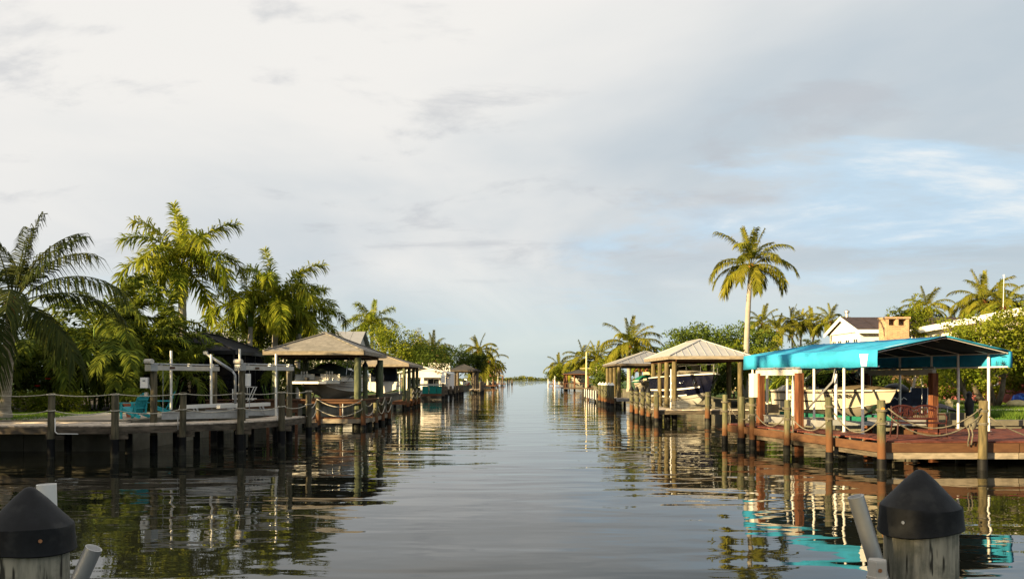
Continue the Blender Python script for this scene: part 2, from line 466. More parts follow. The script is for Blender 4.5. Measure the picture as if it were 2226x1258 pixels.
class MB:
    """Collects shapes; build() links them as one mesh object. Coordinates are the world's unless local=True."""
    def __init__(self):
        self.v, self.f = [], []

    def add(self, vs, fs):
        k = len(self.v)
        self.v += [tuple(p) for p in vs]
        self.f += [tuple(i + k for i in q) for q in fs]
        return self

    def hexa(self, b, t):
        """b, t: four corners each, counter-clockwise seen from above."""
        return self.add(list(b) + list(t), [(3, 2, 1, 0), (4, 5, 6, 7), (0, 1, 5, 4), (1, 2, 6, 5), (2, 3, 7, 6), (3, 0, 4, 7)])

    def box(self, c, s, rz=0.0, mat=None):
        c = Vector(c)
        hx, hy, hz = s[0] / 2, s[1] / 2, s[2] / 2
        Rm = mat if mat is not None else Matrix.Rotation(rz, 3, 'Z')
        q = [(-hx, -hy), (hx, -hy), (hx, hy), (-hx, hy)]
        return self.hexa([c + Rm @ V(x, y, -hz) for x, y in q], [c + Rm @ V(x, y, hz) for x, y in q])

    def beam(self, p, q, w, h, up=None):
        """Box along p-q: w wide, h high, centred on the line."""
        p, q = Vector(p), Vector(q)
        d = (q - p).normalized()
        u = Vector(up) if up is not None else (V(0, 0, 1) if abs(d.z) < 0.95 else V(0, 1, 0))
        s = d.cross(u).normalized()
        u = s.cross(d).normalized()
        a, b = s * (w / 2), u * (h / 2)
        return self.hexa([p - a - b, p + a - b, q + a - b, q - a - b], [p - a + b, p + a + b, q + a + b, q - a + b])

    def cyl(self, p, q, r0, r1=None, n=10, cap=True):
        return self.tube([p, q], [r0, r0 if r1 is None else r1], n, cap)

    def tube(self, pts, r, n=6, cap=True):
        pts = [Vector(p) for p in pts]
        rs = r if isinstance(r, (list, tuple)) else [r] * len(pts)
        vs, fs = [], []
        for i, p in enumerate(pts):
            d = (pts[min(i + 1, len(pts) - 1)] - pts[max(i - 1, 0)]).normalized()
            u = V(0, 0, 1) if abs(d.z) < 0.9 else V(1, 0, 0)
            s = d.cross(u).normalized()
            u = s.cross(d).normalized()
            for k in range(n):
                a = 2 * math.pi * k / n
                vs.append(p + s * (math.cos(a) * rs[i]) + u * (math.sin(a) * rs[i]))
        for i in range(len(pts) - 1):
            for k in range(n):
                k2 = (k + 1) % n
                fs.append((i * n + k, i * n + k2, (i + 1) * n + k2, (i + 1) * n + k))
        if cap:
            fs.append(tuple(range(n - 1, -1, -1)))
            fs.append(tuple((len(pts) - 1) * n + k for k in range(n)))
        return self.add(vs, fs)

    def lathe(self, prof, c=(0, 0, 0), n=24):
        c = Vector(c)
        vs, fs = [], []
        for r, z in prof:
            for k in range(n):
                a = 2 * math.pi * k / n
                vs.append(c + V(math.cos(a) * r, math.sin(a) * r, z))
        m = len(prof)
        for i in range(m - 1):
            for k in range(n):
                k2 = (k + 1) % n
                fs.append((i * n + k, i * n + k2, (i + 1) * n + k2, (i + 1) * n + k))
        fs.append(tuple(range(n - 1, -1, -1)))
        fs.append(tuple((m - 1) * n + k for k in range(n)))
        return self.add(vs, fs)

    def prism(self, pts, z0, z1):
        """Flat polygon (x, y) counter-clockwise pulled from z0 to z1."""
        n = len(pts)
        vs = [V(x, y, z0) for x, y in pts] + [V(x, y, z1) for x, y in pts]
        fs = [tuple(range(n - 1, -1, -1)), tuple(range(n, 2 * n))]
        fs += [(i, (i + 1) % n, n + (i + 1) % n, n + i) for i in range(n)]
        return self.add(vs, fs)

    def slab(self, pts, th):
        """Planar polygon in space given thickness th against its normal."""
        pts = [Vector(p) for p in pts]
        nn = (pts[1] - pts[0]).cross(pts[-1] - pts[0]).normalized()
        n = len(pts)
        vs = [p - nn * th for p in pts] + pts
        fs = [tuple(range(n - 1, -1, -1)), tuple(range(n, 2 * n))]
        fs += [(i, (i + 1) % n, n + (i + 1) % n, n + i) for i in range(n)]
        return self.add(vs, fs)

    def grid(self, rows, close=False):
        """rows: list of equally long point rows."""
        n = len(rows[0])
        vs = [p for r in rows for p in r]
        fs = []
        for i in range(len(rows) - 1):
            for k in range(n - (0 if close else 1)):
                k2 = (k + 1) % n
                fs.append((i * n + k, i * n + k2, (i + 1) * n + k2, (i + 1) * n + k))
        return self.add(vs, fs)

    def build(self, name, mat, parent=None, local=False, smooth=False, origin=None):
        me = bpy.data.meshes.new(name)
        vs = self.v
        loc = None
        if parent is not None and not local:
            o = root_loc(parent)
            vs = [(x - o.x, y - o.y, z - o.z) for x, y, z in vs]
        elif origin is not None:
            o = Vector(origin)
            vs = [(x - o.x, y - o.y, z - o.z) for x, y, z in vs]
            loc = o
        me.from_pydata(vs, [], self.f)
        if smooth:
            me.polygons.foreach_set('use_smooth', [True] * len(me.polygons))
            if smooth != 'all' and hasattr(me, 'set_sharp_from_angle'):
                me.set_sharp_from_angle(angle=R(40))
        me.update()
        return link(name, me, mat, parent, loc)


def npmesh(name, vs, quads=None, tris=None):
    vs = np.asarray(vs, dtype=np.float32)
    loops, starts, tot = [], [], 0
    parts = []
    if quads is not None and len(quads):
        q = np.asarray(quads, dtype=np.int32)
        parts.append((q.reshape(-1), 4, len(q)))
    if tris is not None and len(tris):
        q = np.asarray(tris, dtype=np.int32)
        parts.append((q.reshape(-1), 3, len(q)))
    me = bpy.data.meshes.new(name)
    me.vertices.add(len(vs))
    me.vertices.foreach_set('co', vs.reshape(-1))
    li = np.concatenate([p[0] for p in parts])
    me.loops.add(len(li))
    me.loops.foreach_set('vertex_index', li)
    st = []
    for _, k, m in parts:
        st.append(tot + np.arange(m, dtype=np.int32) * k)
        tot += k * m
    st = np.concatenate(st)
    me.polygons.add(len(st))
    me.polygons.foreach_set('loop_start', st)
    me.update(calc_edges=True)
    me.validate()
    return me


def copy_tree(o, parent=None):
    c = o.copy()
    COL.objects.link(c)
    c.parent = parent
    for ch in list(o.children):
        copy_tree(ch, c)
    return c


def sag(p, q, d, n=9):
    p, q = Vector(p), Vector(q)
    return [p.lerp(q, i / (n - 1)) - V(0, 0, d * 4 * (i / (n - 1)) * (1 - i / (n - 1))) for i in range(n)]


# ------------------------------------------------------------------ the setting: water, land, sea walls
def sheet(name, pts, z0, z1, mat, kind='structure'):
    m = MB()
    m.prism(pts, z0, z1)
    return tag(m.build(name, mat), kind=kind)


m = MB()
m.add([(-9000, -60, 0), (9000, -60, 0), (9000, 12000, 0), (-9000, 12000, 0)], [(0, 1, 2, 3)])
tag(m.build('canal_water', 'canal_water'), kind='structure')


def shoreL(y):
    return -12.6 + 0.0215 * (y - 30)


def shoreR(y):
    return 13.5 + 0.0215 * (y - 40)


LZ = 0.98
sheet('ground_left', [(-700, -58), (70, -58), (70, -5), (-18.2, -5), (-18.2, 26.3), (-12.75, 26.3), (-12.75, 32), (shoreL(330) - 0.15, 330), (-700, 330)], -1.5, LZ, 'grass_ground')
sheet('ground_right', [(13.4, 26.45), (700, 26.45), (700, 330), (shoreR(330) + 0.15, 330), (shoreR(60) + 0.15, 60)], -1.5, LZ, 'grass_ground')
sheet('far_shore', [(-2500, 832), (2600, 832), (2600, 1200), (-2500, 1200)], -1.5, 0.5, 'scrub_ground')
sheet('planting_bed', [(-40, 33.2), (-12.9, 33.2), (-11.5, 60), (-60, 60)], LZ - 0.3, LZ + 0.006, 'mulch')


def seawall(label, pts):
    t = thing('seawall', label, 'wall', (pts[0][0], pts[0][1], 0))
    for (x0, y0), (x1, y1) in zip(pts, pts[1:]):
        p, q = V(x0, y0, 0), V(x1, y1, 0)
        L = (q - p).length
        far = max(y0, y1) > 90
        n = max(1, int(L / (30 if far else 3.0)))
        for i in range(n):
            a, b = p.lerp(q, i / n), p.lerp(q, (i + 1) / n)
            d = (b - a).normalized() * 0.015
            MB().beam(a + d + V(0, 0, -0.2), b - d + V(0, 0, -0.2), 0.2, 2.1).build('wall_panel', 'concrete', t)
        MB().beam(p + V(0, 0, 0.93), q + V(0, 0, 0.93), 0.42, 0.18).build('wall_cap', 'concrete', t)
    return t


seawall('grey concrete sea wall behind the curved grey dock on the left bank', [(-30, 26.2), (-12.65, 26.2), (-12.65, 32), (shoreL(90), 90), (shoreL(330), 330)])
seawall('concrete sea wall edging the sunlit lawn on the right bank', [(60, 26.35), (13.3, 26.35), (shoreR(60), 60), (shoreR(330), 330)])

# lawn paths and gravel
sheet('gravel_path', [(-30, 26.5), (-17.2, 26.5), (-15.9, 32.2), (-16.5, 32.2), (-17.9, 26.9), (-30, 26.9)], LZ - 0.2, LZ + 0.012, 'gravel')
for pts in ([(15.2, 34.5), (26, 36.0), (26, 36.5), (15.2, 35.3)], [(13.9, 28.6), (17.6, 28.6), (18.6, 33.2), (14.2, 33.2)], [(21.0, 40.5), (34, 41.5), (34, 43.3), (22.0, 42.0)]):
    sheet('walkway', pts, LZ - 0.2, LZ + 0.012, 'walkway')


def grass(name, label, pts, n, h0, h1):
    """Grass blades scattered over rectangles (x0, x1, y0, y1)."""
    vs, tr = [], []
    P = []
    for (x0, x1, y0, y1), k in zip(pts, n):
        P.append(np.stack([rng.uniform(x0, x1, k), rng.uniform(y0, y1, k), np.full(k, LZ)], 1))
    P = np.concatenate(P)
    k = len(P)
    a = rng.uniform(0, 2 * np.pi, k)
    wv = np.stack([np.cos(a), np.sin(a), np.zeros(k)], 1) * rng.uniform(0.006, 0.016, k)[:, None]
    hh = rng.uniform(h0, h1, k)
    tip = P + np.stack([rng.normal(0, 0.35, k) * hh, rng.normal(0, 0.35, k) * hh, hh], 1)
    vs = np.stack([P - wv, P + wv, tip], 1).reshape(-1, 3)
    tr = np.arange(k * 3).reshape(-1, 3)
    o = link(name, npmesh(name, vs, tris=tr), 'grass_blade')
    return tag(o, label, 'grass', kind='stuff')


grass('lawn_grass', 'short green grass on the sunlit lawn of the right bank', [(14.2, 24, 26.6, 34), (13.8, 30, 34, 46)], [26000, 26000], 0.04, 0.11)
grass('lawn_grass', 'shaded green grass strip behind the grey dock on the left', [(-24, -16.5, 26.9, 33)], [14000], 0.04, 0.10)
grass('lawn_grass', 'tall grass tufts at the edge of the red deck on the right', [(16.9, 19.5, 26.6, 28.2)], [5000], 0.10, 0.32)


# ------------------------------------------------------------------ vegetation
def frond_mesh(name, L, elev, bend, leaf, nl, wid, plume=0.12, droop=0.5, seed=0, short=0.25, tri=5):
    """A feather palm leaf: arched midrib along +X with leaflets to both sides."""
    r = np.random.default_rng(seed)
    n = 16
    s = np.linspace(0, 1, n)
    ang = elev - bend * s ** 1.35
    pts = np.zeros((n, 3))
    for i in range(1, n):
        a = (ang[i] + ang[i - 1]) / 2
        pts[i] = pts[i - 1] + np.array([math.cos(a), 0, math.sin(a)]) * L / (n - 1)
    tan = np.stack([np.cos(ang), np.zeros(n), np.sin(ang)], 1)
    vs, quads, tris = [], [], []
    # midrib
    for i in range(n):
        w_ = 0.045 * (1 - 0.85 * s[i]) * (L / 4.0) ** 0.5
        nrm_ = np.array([-tan[i][2], 0, tan[i][0]])
        vs += [pts[i] + np.array([0, w_, 0]), pts[i] + np.array([0, -w_, 0]), pts[i] - nrm_ * w_ * 1.2]
    for i in range(n - 1):
        for k in range(3):
            k2 = (k + 1) % 3
            quads.append((i * 3 + k, i * 3 + k2, (i + 1) * 3 + k2, (i + 1) * 3 + k))
    for side in (-1, 1):
        for j in range(nl):
            u = short + (1 - short) * (j + r.uniform(-.3, .3)) / nl
            u = min(max(u, short), 0.995)
            x = u * (n - 1)
            i0 = min(int(x), n - 2)
            f = x - i0
            p = pts[i0] * (1 - f) + pts[i0 + 1] * f
            t = tan[i0] * (1 - f) + tan[i0 + 1] * f
            nn = np.array([-t[2], 0, t[0]])
            v = (u - short) / (1 - short)
            ll = leaf * (0.5 + 0.5 * math.sin(math.pi * min(1, 0.2 + 0.68 * v)) ** 0.8) * r.uniform(.85, 1.1)
            fw = 0.45 + 0.5 * v + r.normal(0, .09)
            tilt = r.normal(0.10, plume)
            d = np.array([0, side, 0]) * math.cos(fw) + t * math.sin(fw)
            d = d * math.cos(tilt) + nn * math.sin(tilt)
            mid = p + d * ll * 0.5 + np.array([0, 0, -1]) * droop * ll * 0.16
            tip = p + d * ll * 0.86 + np.array([0, 0, -1]) * droop * ll * 0.62
            wv = np.cross(d, nn + r.normal(0, .35, 3))
            wv = wv / (np.linalg.norm(wv) + 1e-6) * wid * 0.5
            k = len(vs)
            vs += [p - wv * .6, p + wv * .6, mid + wv, mid - wv, tip]
            quads.append((k, k + 1, k + 2, k + 3))
            tris.append((k + 3, k + 2, k + 4))
    return npmesh(name, np.array(vs), quads, tris)


FROND = {}


def frond_set(kind):
    """Leaf ages from the upright spear to the hanging old leaf."""
    if kind in FROND:
        return FROND[kind]
    out = []
    ages = [(84, 22), (70, 62), (56, 88), (40, 98), (24, 96), (8, 88), (-10, 72), (-30, 50)]
    for i, (e, b) in enumerate(ages):
        if kind == 'coco':
            me = frond_mesh('frond_' + kind, 4.6, R(e), R(b), 1.0, 66, 0.085, 0.12, 0.95, 100 + i, 0.2)
        elif kind == 'royal':
            me = frond_mesh('frond_' + kind, 3.9, R(e), R(b * 1.08), 1.05, 92, 0.085, 0.5, 0.6, 200 + i, 0.12)
        elif kind == 'areca':
            me = frond_mesh('frond_' + kind, 2.2, R(e), R(b * 1.15), 0.55, 40, 0.06, 0.2, 0.6, 300 + i, 0.15)
        elif kind == 'fancoco':
            me = frond_mesh('frond_' + kind, 4.4, R(e), R(b * 0.8), 1.15, 66, 0.062, 0.1, 1.35, 400 + i, 0.2)
        else:
            me = frond_mesh('frond_' + kind, 3.2, R(e), R(b), 0.7, 34, 0.13, 0.2, 0.8, 500 + i, 0.15)
        out.append(me)
    FROND[kind] = out
    return out


def frond_obj(kind, age, mat, parent, loc, az, sc_):
    src = frond_set(kind)[age]
    key = (kind, age, mat)
    if key not in FROND:
        me = src.copy()
        me.materials.clear()
        me.materials.append(MATS[mat])
        FROND[key] = me
    o = bpy.data.objects.new('frond', FROND[key])
    COL.objects.link(o)
    o.parent = parent
    o.location = loc
    o.rotation_euler = (random.uniform(-.12, .12), random.uniform(-.07, .07), az)
    o.scale = (sc_,) * 3
    return o


def palm(label, base, top, kind='coco', r0=0.17, r1=0.11, n=20, scale=1.0, mat=None, ages=None, lean=0.3, seed=0, group=None,
         trunk=None, nuts=False, shaft=None, dead=0, name='coconut_palm', azs=None, plan=None):
    """base: foot of the trunk; top: where the leaves spring from (world)."""
    random.seed(1000 + seed)
    base, top = Vector(base), Vector(top)
    t = thing(name, label, 'palm tree', base, 0, group)
    pts, rs = [], []
    N = 22
    hgt = (top - base).length
    side = V(random.uniform(-1, 1), random.uniform(-1, 1), 0) * lean * 0.25
    for i in range(N + 1):
        s = i / N
        p = base.lerp(top, s) + side * math.sin(math.pi * s)
        pts.append(p)
        ring = 1.0 + (0.05 if i % 2 else -0.02)
        flare = 1 + 0.55 * max(0, 1 - s * 9)
        rs.append((r0 + (r1 - r0) * s) * ring * flare)
    MB().tube(pts, rs, 12).build('trunk', trunk or 'palm_trunk', t, smooth='all')
    mat = mat or {'coco': 'coco_leaf', 'royal': 'royal_leaf', 'fancoco': 'coco_leaf_shaded', 'areca': 'areca_leaf', 'far': 'coco_leaf'}[kind]
    cr = top
    if shaft:
        q = top + V(0, 0, shaft)
        MB().tube([top - V(0, 0, .02), top + V(0, 0, shaft * .25), top + V(0, 0, shaft * .7), q], [r1 * 1.15, r1 * 1.5, r1 * 1.1, r1 * .6], 12).build('crownshaft', 'crownshaft', t, smooth='all')
        cr = q
    else:
        MB().tube([top - V(0, 0, .5 * scale), top - V(0, 0, .15 * scale), top + V(0, 0, .25 * scale)], [r1 * 1.05, r1 * 1.9, r1 * .8], 10).build('leaf_base', 'palm_boot', t, smooth='all')
    ages = ages or [0, 1, 1, 2, 2, 3, 3, 3, 4, 4, 4, 5, 5, 5, 6, 6, 7]
    seq = [ages[int(i * len(ages) / n)] for i in range(n)]
    if plan:
        seq = [p[0] for p in plan]
        azs = [R(p[1]) for p in plan]
    for i, ag in enumerate(seq):
        az = i * 2.39996 + random.uniform(-.25, .25) + seed
        if azs:
            az = azs[i % len(azs)] + random.uniform(-.12, .12)
        s = scale * random.uniform(.86, 1.06) * (0.85 if ag == 0 else 1.0)
        mm = 'dead_frond' if (dead and i >= n - dead) else mat
        frond_obj(kind, ag, mm, t, cr - base + V(math.cos(az), math.sin(az), 0) * r1 * .6, az, s)
    if nuts:
        for i in range(nuts):
            a = random.uniform(0, 6.28)
            c = top + V(math.cos(a) * .24, math.sin(a) * .24, random.uniform(-.45, -.12)) * scale
            MB().lathe([(.02, -.12), (.09, -.08), (.11, 0), (.085, .08), (.02, .12)], c, 7).build('coconut', 'coconut', t, smooth='all')
    return t


def leaf_cloud(centers, per, spread, size, seed, flat=0.6, up=0.5):
    """Leaf-sized folded diamonds scattered round cluster centres."""
    r = np.random.default_rng(seed)
    C = np.repeat(np.asarray(centers), per, axis=0)
    k = len(C)
    off = r.normal(0, 1, (k, 3))
    off /= (np.linalg.norm(off, axis=1)[:, None] + 1e-6)
    off *= (r.uniform(0.25, 1, k) ** 0.5)[:, None] * spread
    off[:, 2] *= flat
    P = C + off
    nn = r.normal(0, 1, (k, 3)) + off / (spread + 1e-6) * 0.9 + np.array([0, 0, up])
    nn /= np.linalg.norm(nn, axis=1)[:, None]
    d = np.cross(nn, r.normal(0, 1, (k, 3)))
    d /= (np.linalg.norm(d, axis=1)[:, None] + 1e-6)
    e = np.cross(nn, d)
    sz = size * r.uniform(.6, 1.25, k)[:, None]
    a = P - d * sz * .5
    b = P + e * sz * .28 + nn * sz * .06
    c = P + d * sz * .5 - nn * sz * .08
    f = P - e * sz * .28 + nn * sz * .06
    vs = np.stack([a, b, c, f], 1).reshape(-1, 3)
    q = np.arange(k * 4).reshape(-1, 4)
    return vs, q


def crown_points(c, rad, n, seed, hollow=0.5, lump=0.22, floor=-0.75):
    r = np.random.default_rng(seed)
    d = r.normal(0, 1, (n * 3, 3))
    d /= np.linalg.norm(d, axis=1)[:, None]
    d = d[d[:, 2] > floor][:n]
    ph = r.uniform(0, 6.28, 6)
    lumpv = 1 + lump * (np.sin(3 * np.arctan2(d[:, 1], d[:, 0]) + ph[0]) * np.cos(4 * d[:, 2] + ph[1]) + 0.6 * np.sin(5 * d[:, 0] + ph[2]) * np.sin(6 * d[:, 1] + ph[3]))
    rr = r.uniform(hollow, 1.0, len(d)) * lumpv
    return np.asarray(c)[None, :] + d * rr[:, None] * np.asarray(rad)[None, :]


def tree(label, base, c, rad, clusters=80, per=50, spread=0.8, size=0.22, mat='tree_leaf', seed=0, trunk_r=0.16, bark='bark', name='leafy_tree',
         cat='tree', stems=1, limbs=7, group=None, hollow=0.45, lump=0.22, floor=-0.75, flat=0.6):
    base, c = Vector(base), Vector(c)
    t = thing(name, label, cat, base, 0, group)
    P = crown_points(c, rad, clusters, seed, hollow, lump, floor)
    vs, q = leaf_cloud(P, per, spread, size, seed + 1, flat)
    vs = vs - np.array(base)[None, :]
    o = link('crown', npmesh('crown', vs, q), mat, t)
    rr = random.Random(seed)
    mb = MB()
    for k in range(stems):
        a = 6.28 * k / max(1, stems) + rr.uniform(0, 1)
        b0 = base + V(math.cos(a), math.sin(a), 0) * (0.25 * (stems > 1)) - V(0, 0, .1)
        fork = b0.lerp(c, 0.55) + V(math.cos(a), math.sin(a), 0) * rad[0] * .22 * (stems > 1) + V(rr.uniform(-.2, .2), rr.uniform(-.2, .2), 0)
        mb.tube([b0, b0.lerp(fork, .5) + V(rr.uniform(-.1, .1), rr.uniform(-.1, .1), 0), fork], [trunk_r * 1.25, trunk_r, trunk_r * .75], 8)
        for j in range(limbs):
            e = Vector(P[rr.randrange(len(P))])
            mb.tube([fork - V(0, 0, .1), fork.lerp(e, .55) + V(0, 0, .15), e], [trunk_r * .55, trunk_r * .35, trunk_r * .1], 5)
    mb.build('trunk', bark, t, smooth='all')
    return t


def hedge(label, x0, x1, y0, y1, z0, z1, n, size, mat, seed, name='hedge', cat='hedge'):
    r = np.random.default_rng(seed)
    C = np.stack([r.uniform(x0, x1, n), r.uniform(y0, y1, n), r.uniform(z0, z1, n)], 1)
    vs, q = leaf_cloud(C, 14, 0.22, size, seed, 0.8)
    base = np.array([(x0 + x1) / 2, (y0 + y1) / 2, LZ])
    t = thing(name, label, cat, Vector(base))
    link('foliage', npmesh('foliage', vs - base, q), mat, t)
    mb = MB()
    for k in range(9):
        x = x0 + (x1 - x0) * (k + .5) / 9
        mb.tube([(x, (y0 + y1) / 2, LZ - .05), (x + .05, (y0 + y1) / 2, (z0 + z1) / 2)], [.02, .01], 5)
    mb.build('stem', 'bark', t)
    return t


def areca(label, base, h, n, seed, mat='areca_leaf', scale=1.0, group=None):
    """Clump palm: arching leaves from a sheaf of thin canes."""
    random.seed(seed)
    base = Vector(base)
    t = thing('areca_palm', label, 'palm tree', base, 0, group)
    mb = MB()
    tops = []
    for k in range(9):
        a = 6.28 * k / 9 + random.uniform(-.3, .3)
        r = random.uniform(.1, .45)
        p = base + V(math.cos(a) * r, math.sin(a) * r, -.05)
        q = p + V(math.cos(a) * r * 1.6, math.sin(a) * r * 1.6, h * random.uniform(.35, .75))
        mb.tube([p, p.lerp(q, .5), q], [.045, .04, .03], 6)
        tops.append(q)
    mb.build('cane', 'crownshaft', t, smooth='all')
    for i in range(n):
        q = tops[i % len(tops)]
        az = math.atan2(q.y - base.y, q.x - base.x) + random.uniform(-1.3, 1.3)
        frond_obj('areca', random.choice([1, 1, 2, 2, 3, 3, 4, 5]), mat, t, q - base - V(0, 0, random.uniform(0, .25)), az, scale * random.uniform(.9, 1.25))
    return t


# ------------------------------------------------------------------ docks
def piling(parent, x, y, z1, r=0.11, mat='piling', wrap=0.55, z0=-1.0, cap=None, tilt=0.0):
    """Round timber pile with its black wrap and cap as sub-parts."""
    dx, dy = random.uniform(-tilt, tilt), random.uniform(-tilt, tilt)
    zb = max(z0, wrap - 0.05) if wrap else z0
    p = MB().tube([(x, y, zb), (x + dx * .5, y + dy * .5, (zb + z1) / 2), (x + dx, y + dy, z1 - .02), (x + dx, y + dy, z1)], [r, r * .98, r * .96, r * .86], 14)
    o = p.build('piling', mat, parent, smooth=True)
    if wrap:
        MB().cyl((x, y, z0), (x, y, wrap), r * 1.12, r * 1.1, 14).build('wrap', 'wrap', o, smooth=True)
    if cap == 'cone':
        MB().lathe([(r * 1.15, 0), (r * 1.15, .06), (r * .5, .22), (r * .12, .32)], (x + dx, y + dy, z1 - .05), 14).build('cap', 'cap_black', o, smooth=True)
    if cap == 'white':
        MB().lathe([(r * 1.2, 0), (r * 1.2, .05), (r * .1, .26)], (x + dx, y + dy, z1 - .04), 12).build('cap', 'cap_white', o, smooth=True)
    return o


def rope(parent, p, q, d, r=0.016, mat='rope', n=9, name='rope'):
    return MB().tube(sag(p, q, d, n), r, 6).build(name, mat, parent, smooth='all')


def lashing(parent, x, y, z, r, turns=2, mat='rope'):
    mb = MB()
    for k in range(turns):
        pts = [(x + math.cos(a) * r, y + math.sin(a) * r, z + k * .035 + 0.012 * math.sin(a)) for a in [i * 6.2832 / 14 for i in range(15)]]
        mb.tube(pts, 0.017, 6, cap=False)
    return mb.build('lashing', mat, parent, smooth='all')


def ruled_planks(parent, A, B, z, th, mat, step=0.145, gap=0.008):
    """Planks between two plan polylines with as many points each."""
    for (a0, a1), (b0, b1) in zip(zip(A, A[1:]), zip(B, B[1:])):
        a0, a1, b0, b1 = (V(*p, 0) for p in (a0, a1, b0, b1))
        n = max(1, int(round(max((a1 - a0).length, (b1 - b0).length) / step)))
        for i in range(n):
            g = gap / step / 2
            s, e = (i + g) / n, (i + 1 - g) / n
            q = [a0.lerp(a1, s), a0.lerp(a1, e), b0.lerp(b1, e), b0.lerp(b1, s)]
            zz = z + random.uniform(-.003, .003)
            mb = MB()
            if (q[1] - q[0]).cross(q[2] - q[0]).z < 0:
                q = q[::-1]
            mb.hexa([p + V(0, 0, zz - th) for p in q], [p + V(0, 0, zz) for p in q])
            mb.build('plank', mat, parent)


def rect_planks(parent, x0, x1, y0, y1, z, th, mat, along='x', step=0.145, gap=0.008):
    """along: the direction each plank runs."""
    if along == 'x':
        ruled_planks(parent, [(x0, y0), (x0, y1)], [(x1, y0), (x1, y1)], z, th, mat, step, gap)
    else:
        ruled_planks(parent, [(x0, y0), (x1, y0)], [(x0, y1), (x1, y1)], z, th, mat, step, gap)


# --- curved grey dock on the left
DZ = 0.97
OUT = [(-26, 24.0), (-13.9, 24.0), (-12.0, 24.08), (-10.33, 25.0), (-8.96, 26.1), (-8.15, 27.7), (-7.80, 29.9)]
INN = [(-26, 25.3), (-14.2, 25.3), (-12.3, 25.4), (-11.05, 26.05), (-9.95, 27.0), (-9.3, 28.2), (-9.0, 30.1)]
dock = thing('curved_dock', 'weathered grey timber dock curving round the left bank with rope rails', 'dock', (-10, 25, 0))
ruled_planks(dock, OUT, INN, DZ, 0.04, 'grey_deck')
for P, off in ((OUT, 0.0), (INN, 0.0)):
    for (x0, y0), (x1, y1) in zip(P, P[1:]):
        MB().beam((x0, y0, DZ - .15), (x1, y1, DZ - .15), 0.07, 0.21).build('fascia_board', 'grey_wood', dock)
PP = [(-15.9, 23.88), (-13.92, 23.88), (-12.02, 23.95), (-10.36, 24.88), (-8.92, 25.98), (-8.05, 27.65), (-7.68, 29.9)]
for x, y in PP:
    piling(dock, x, y, 1.95 + random.uniform(-.02, .02), 0.108 * random.uniform(.93, 1.07), 'piling', 0.56 + random.uniform(-.02, .02), tilt=0.035)
for x, y in INN[1:] + [(-10.6, 26.6), (-9.6, 27.6)]:
    piling(dock, x, y, DZ - .05, 0.10, 'grey_wood', 0.6)
for (x0, y0), (x1, y1) in zip(PP, PP[1:]):
    for z, d in ((1.925, .07), (1.44, .13)):
        rope(dock, (x0, y0, z), (x1, y1, z), d)
for x, y in PP:
    lashing(dock, x, y, 1.43, .118, 1)
    lashing(dock, x, y, 1.915, .118, 1)
for i in (1, 3, 3, 5):
    x, y = PP[i]
    sx = -.14 if i != 1 else .14
    MB().tube([(x + sx, y - .02, 1.2), (x + sx, y - .02, .80), (x + sx * 1.6, y - .03, .73), (x + sx * 6, y - .03, .725)], .016, 6).build('conduit', 'white_pvc', dock, smooth='all')
# cap planks crossing under the outer fascia
for x, y in PP[1:]:
    MB().box((x + .02, y + .22, DZ - .34), (.5, .18, .16), rz=.3).build('pile_cap', 'grey_wood', dock)

deck2 = thing('patio_deck', 'pale sun-bleached deck with the turquoise chairs beside the boat slip', 'deck', (-14.5, 28, 0))
yy = 25.46
while yy < 33.0:
    xl = -25.5 if yy < 26.6 else -17.6 + 1.6 * (yy - 26.6) / 5.6
    ruled_planks(deck2, [(xl, yy), (xl, yy + .145)], [(-12.62, yy), (-12.62, yy + .145)], DZ + .012, .04, 'grey_deck')
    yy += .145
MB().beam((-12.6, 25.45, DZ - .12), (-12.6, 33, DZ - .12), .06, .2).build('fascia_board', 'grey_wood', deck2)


# --- boat lifts
def lift_side(parent, p, q, zb, motor=True, pm='piling', r=0.11, w=0.14, h=0.15, near=0.25, bm='beam_white'):
    """Top beam on two pilings with hoist motor, drive shaft and cable bearings."""
    p, q = Vector(p), Vector(q)
    d = (q - p).normalized()
    for a in (p, q):
        if pm == 'lift_wood':
            MB().box((a.x, a.y, zb / 2 - .4), (.21, .21, zb + .75), rz=math.atan2(d.y, d.x)).build('post', pm, parent)
            for k in range(3):
                s = d.cross(V(0, 0, 1))
                MB().box((a.x + s.x * .0, a.y, zb / 2), (.215, .04, zb - .5), rz=math.atan2(d.y, d.x) + k * 1.05).build('fluting', pm, parent)
        else:
            piling(parent, a.x, a.y, zb - h / 2 - .01, r, pm, .56)
    a, b = p - d * near * .4, q + d * .2
    beam = MB().beam(a + V(0, 0, zb), b + V(0, 0, zb), w, h).build('top_beam', bm, parent)
    MB().cyl(a + V(0, 0, zb + h / 2 + .05), b + V(0, 0, zb + h / 2 + .05), .028, None, 8).build('drive_shaft', 'grey_metal', beam, smooth=True)
    for s in (.12, .55, .92):
        c = a.lerp(b, s) + V(0, 0, zb + h / 2 + .03)
        MB().beam(c - d * .05, c + d * .05, .12, .11).build('bearing', 'grey_metal', beam)
    for s in (.16, .9):
        c = a.lerp(b, s)
        MB().cyl(c + V(0, 0, zb - h / 2), V(c.x, c.y, 1.25), .009, None, 5).build('lift_cable', 'grey_metal', parent)
    if motor:
        c = a + d * .02
        mt = MB().beam(c - d * .16 + V(0, 0, zb), c + d * .12 + V(0, 0, zb), .26, .2).build('gear_box', 'grey_metal', parent)
        sd = d.cross(V(0, 0, 1))
        MB().cyl(c - d * .1 + sd * .12 + V(0, 0, zb + .2), c - d * .1 - sd * .16 + V(0, 0, zb + .2), .085, None, 12).build('motor', 'beam_white', mt, smooth=True)
    return a, b


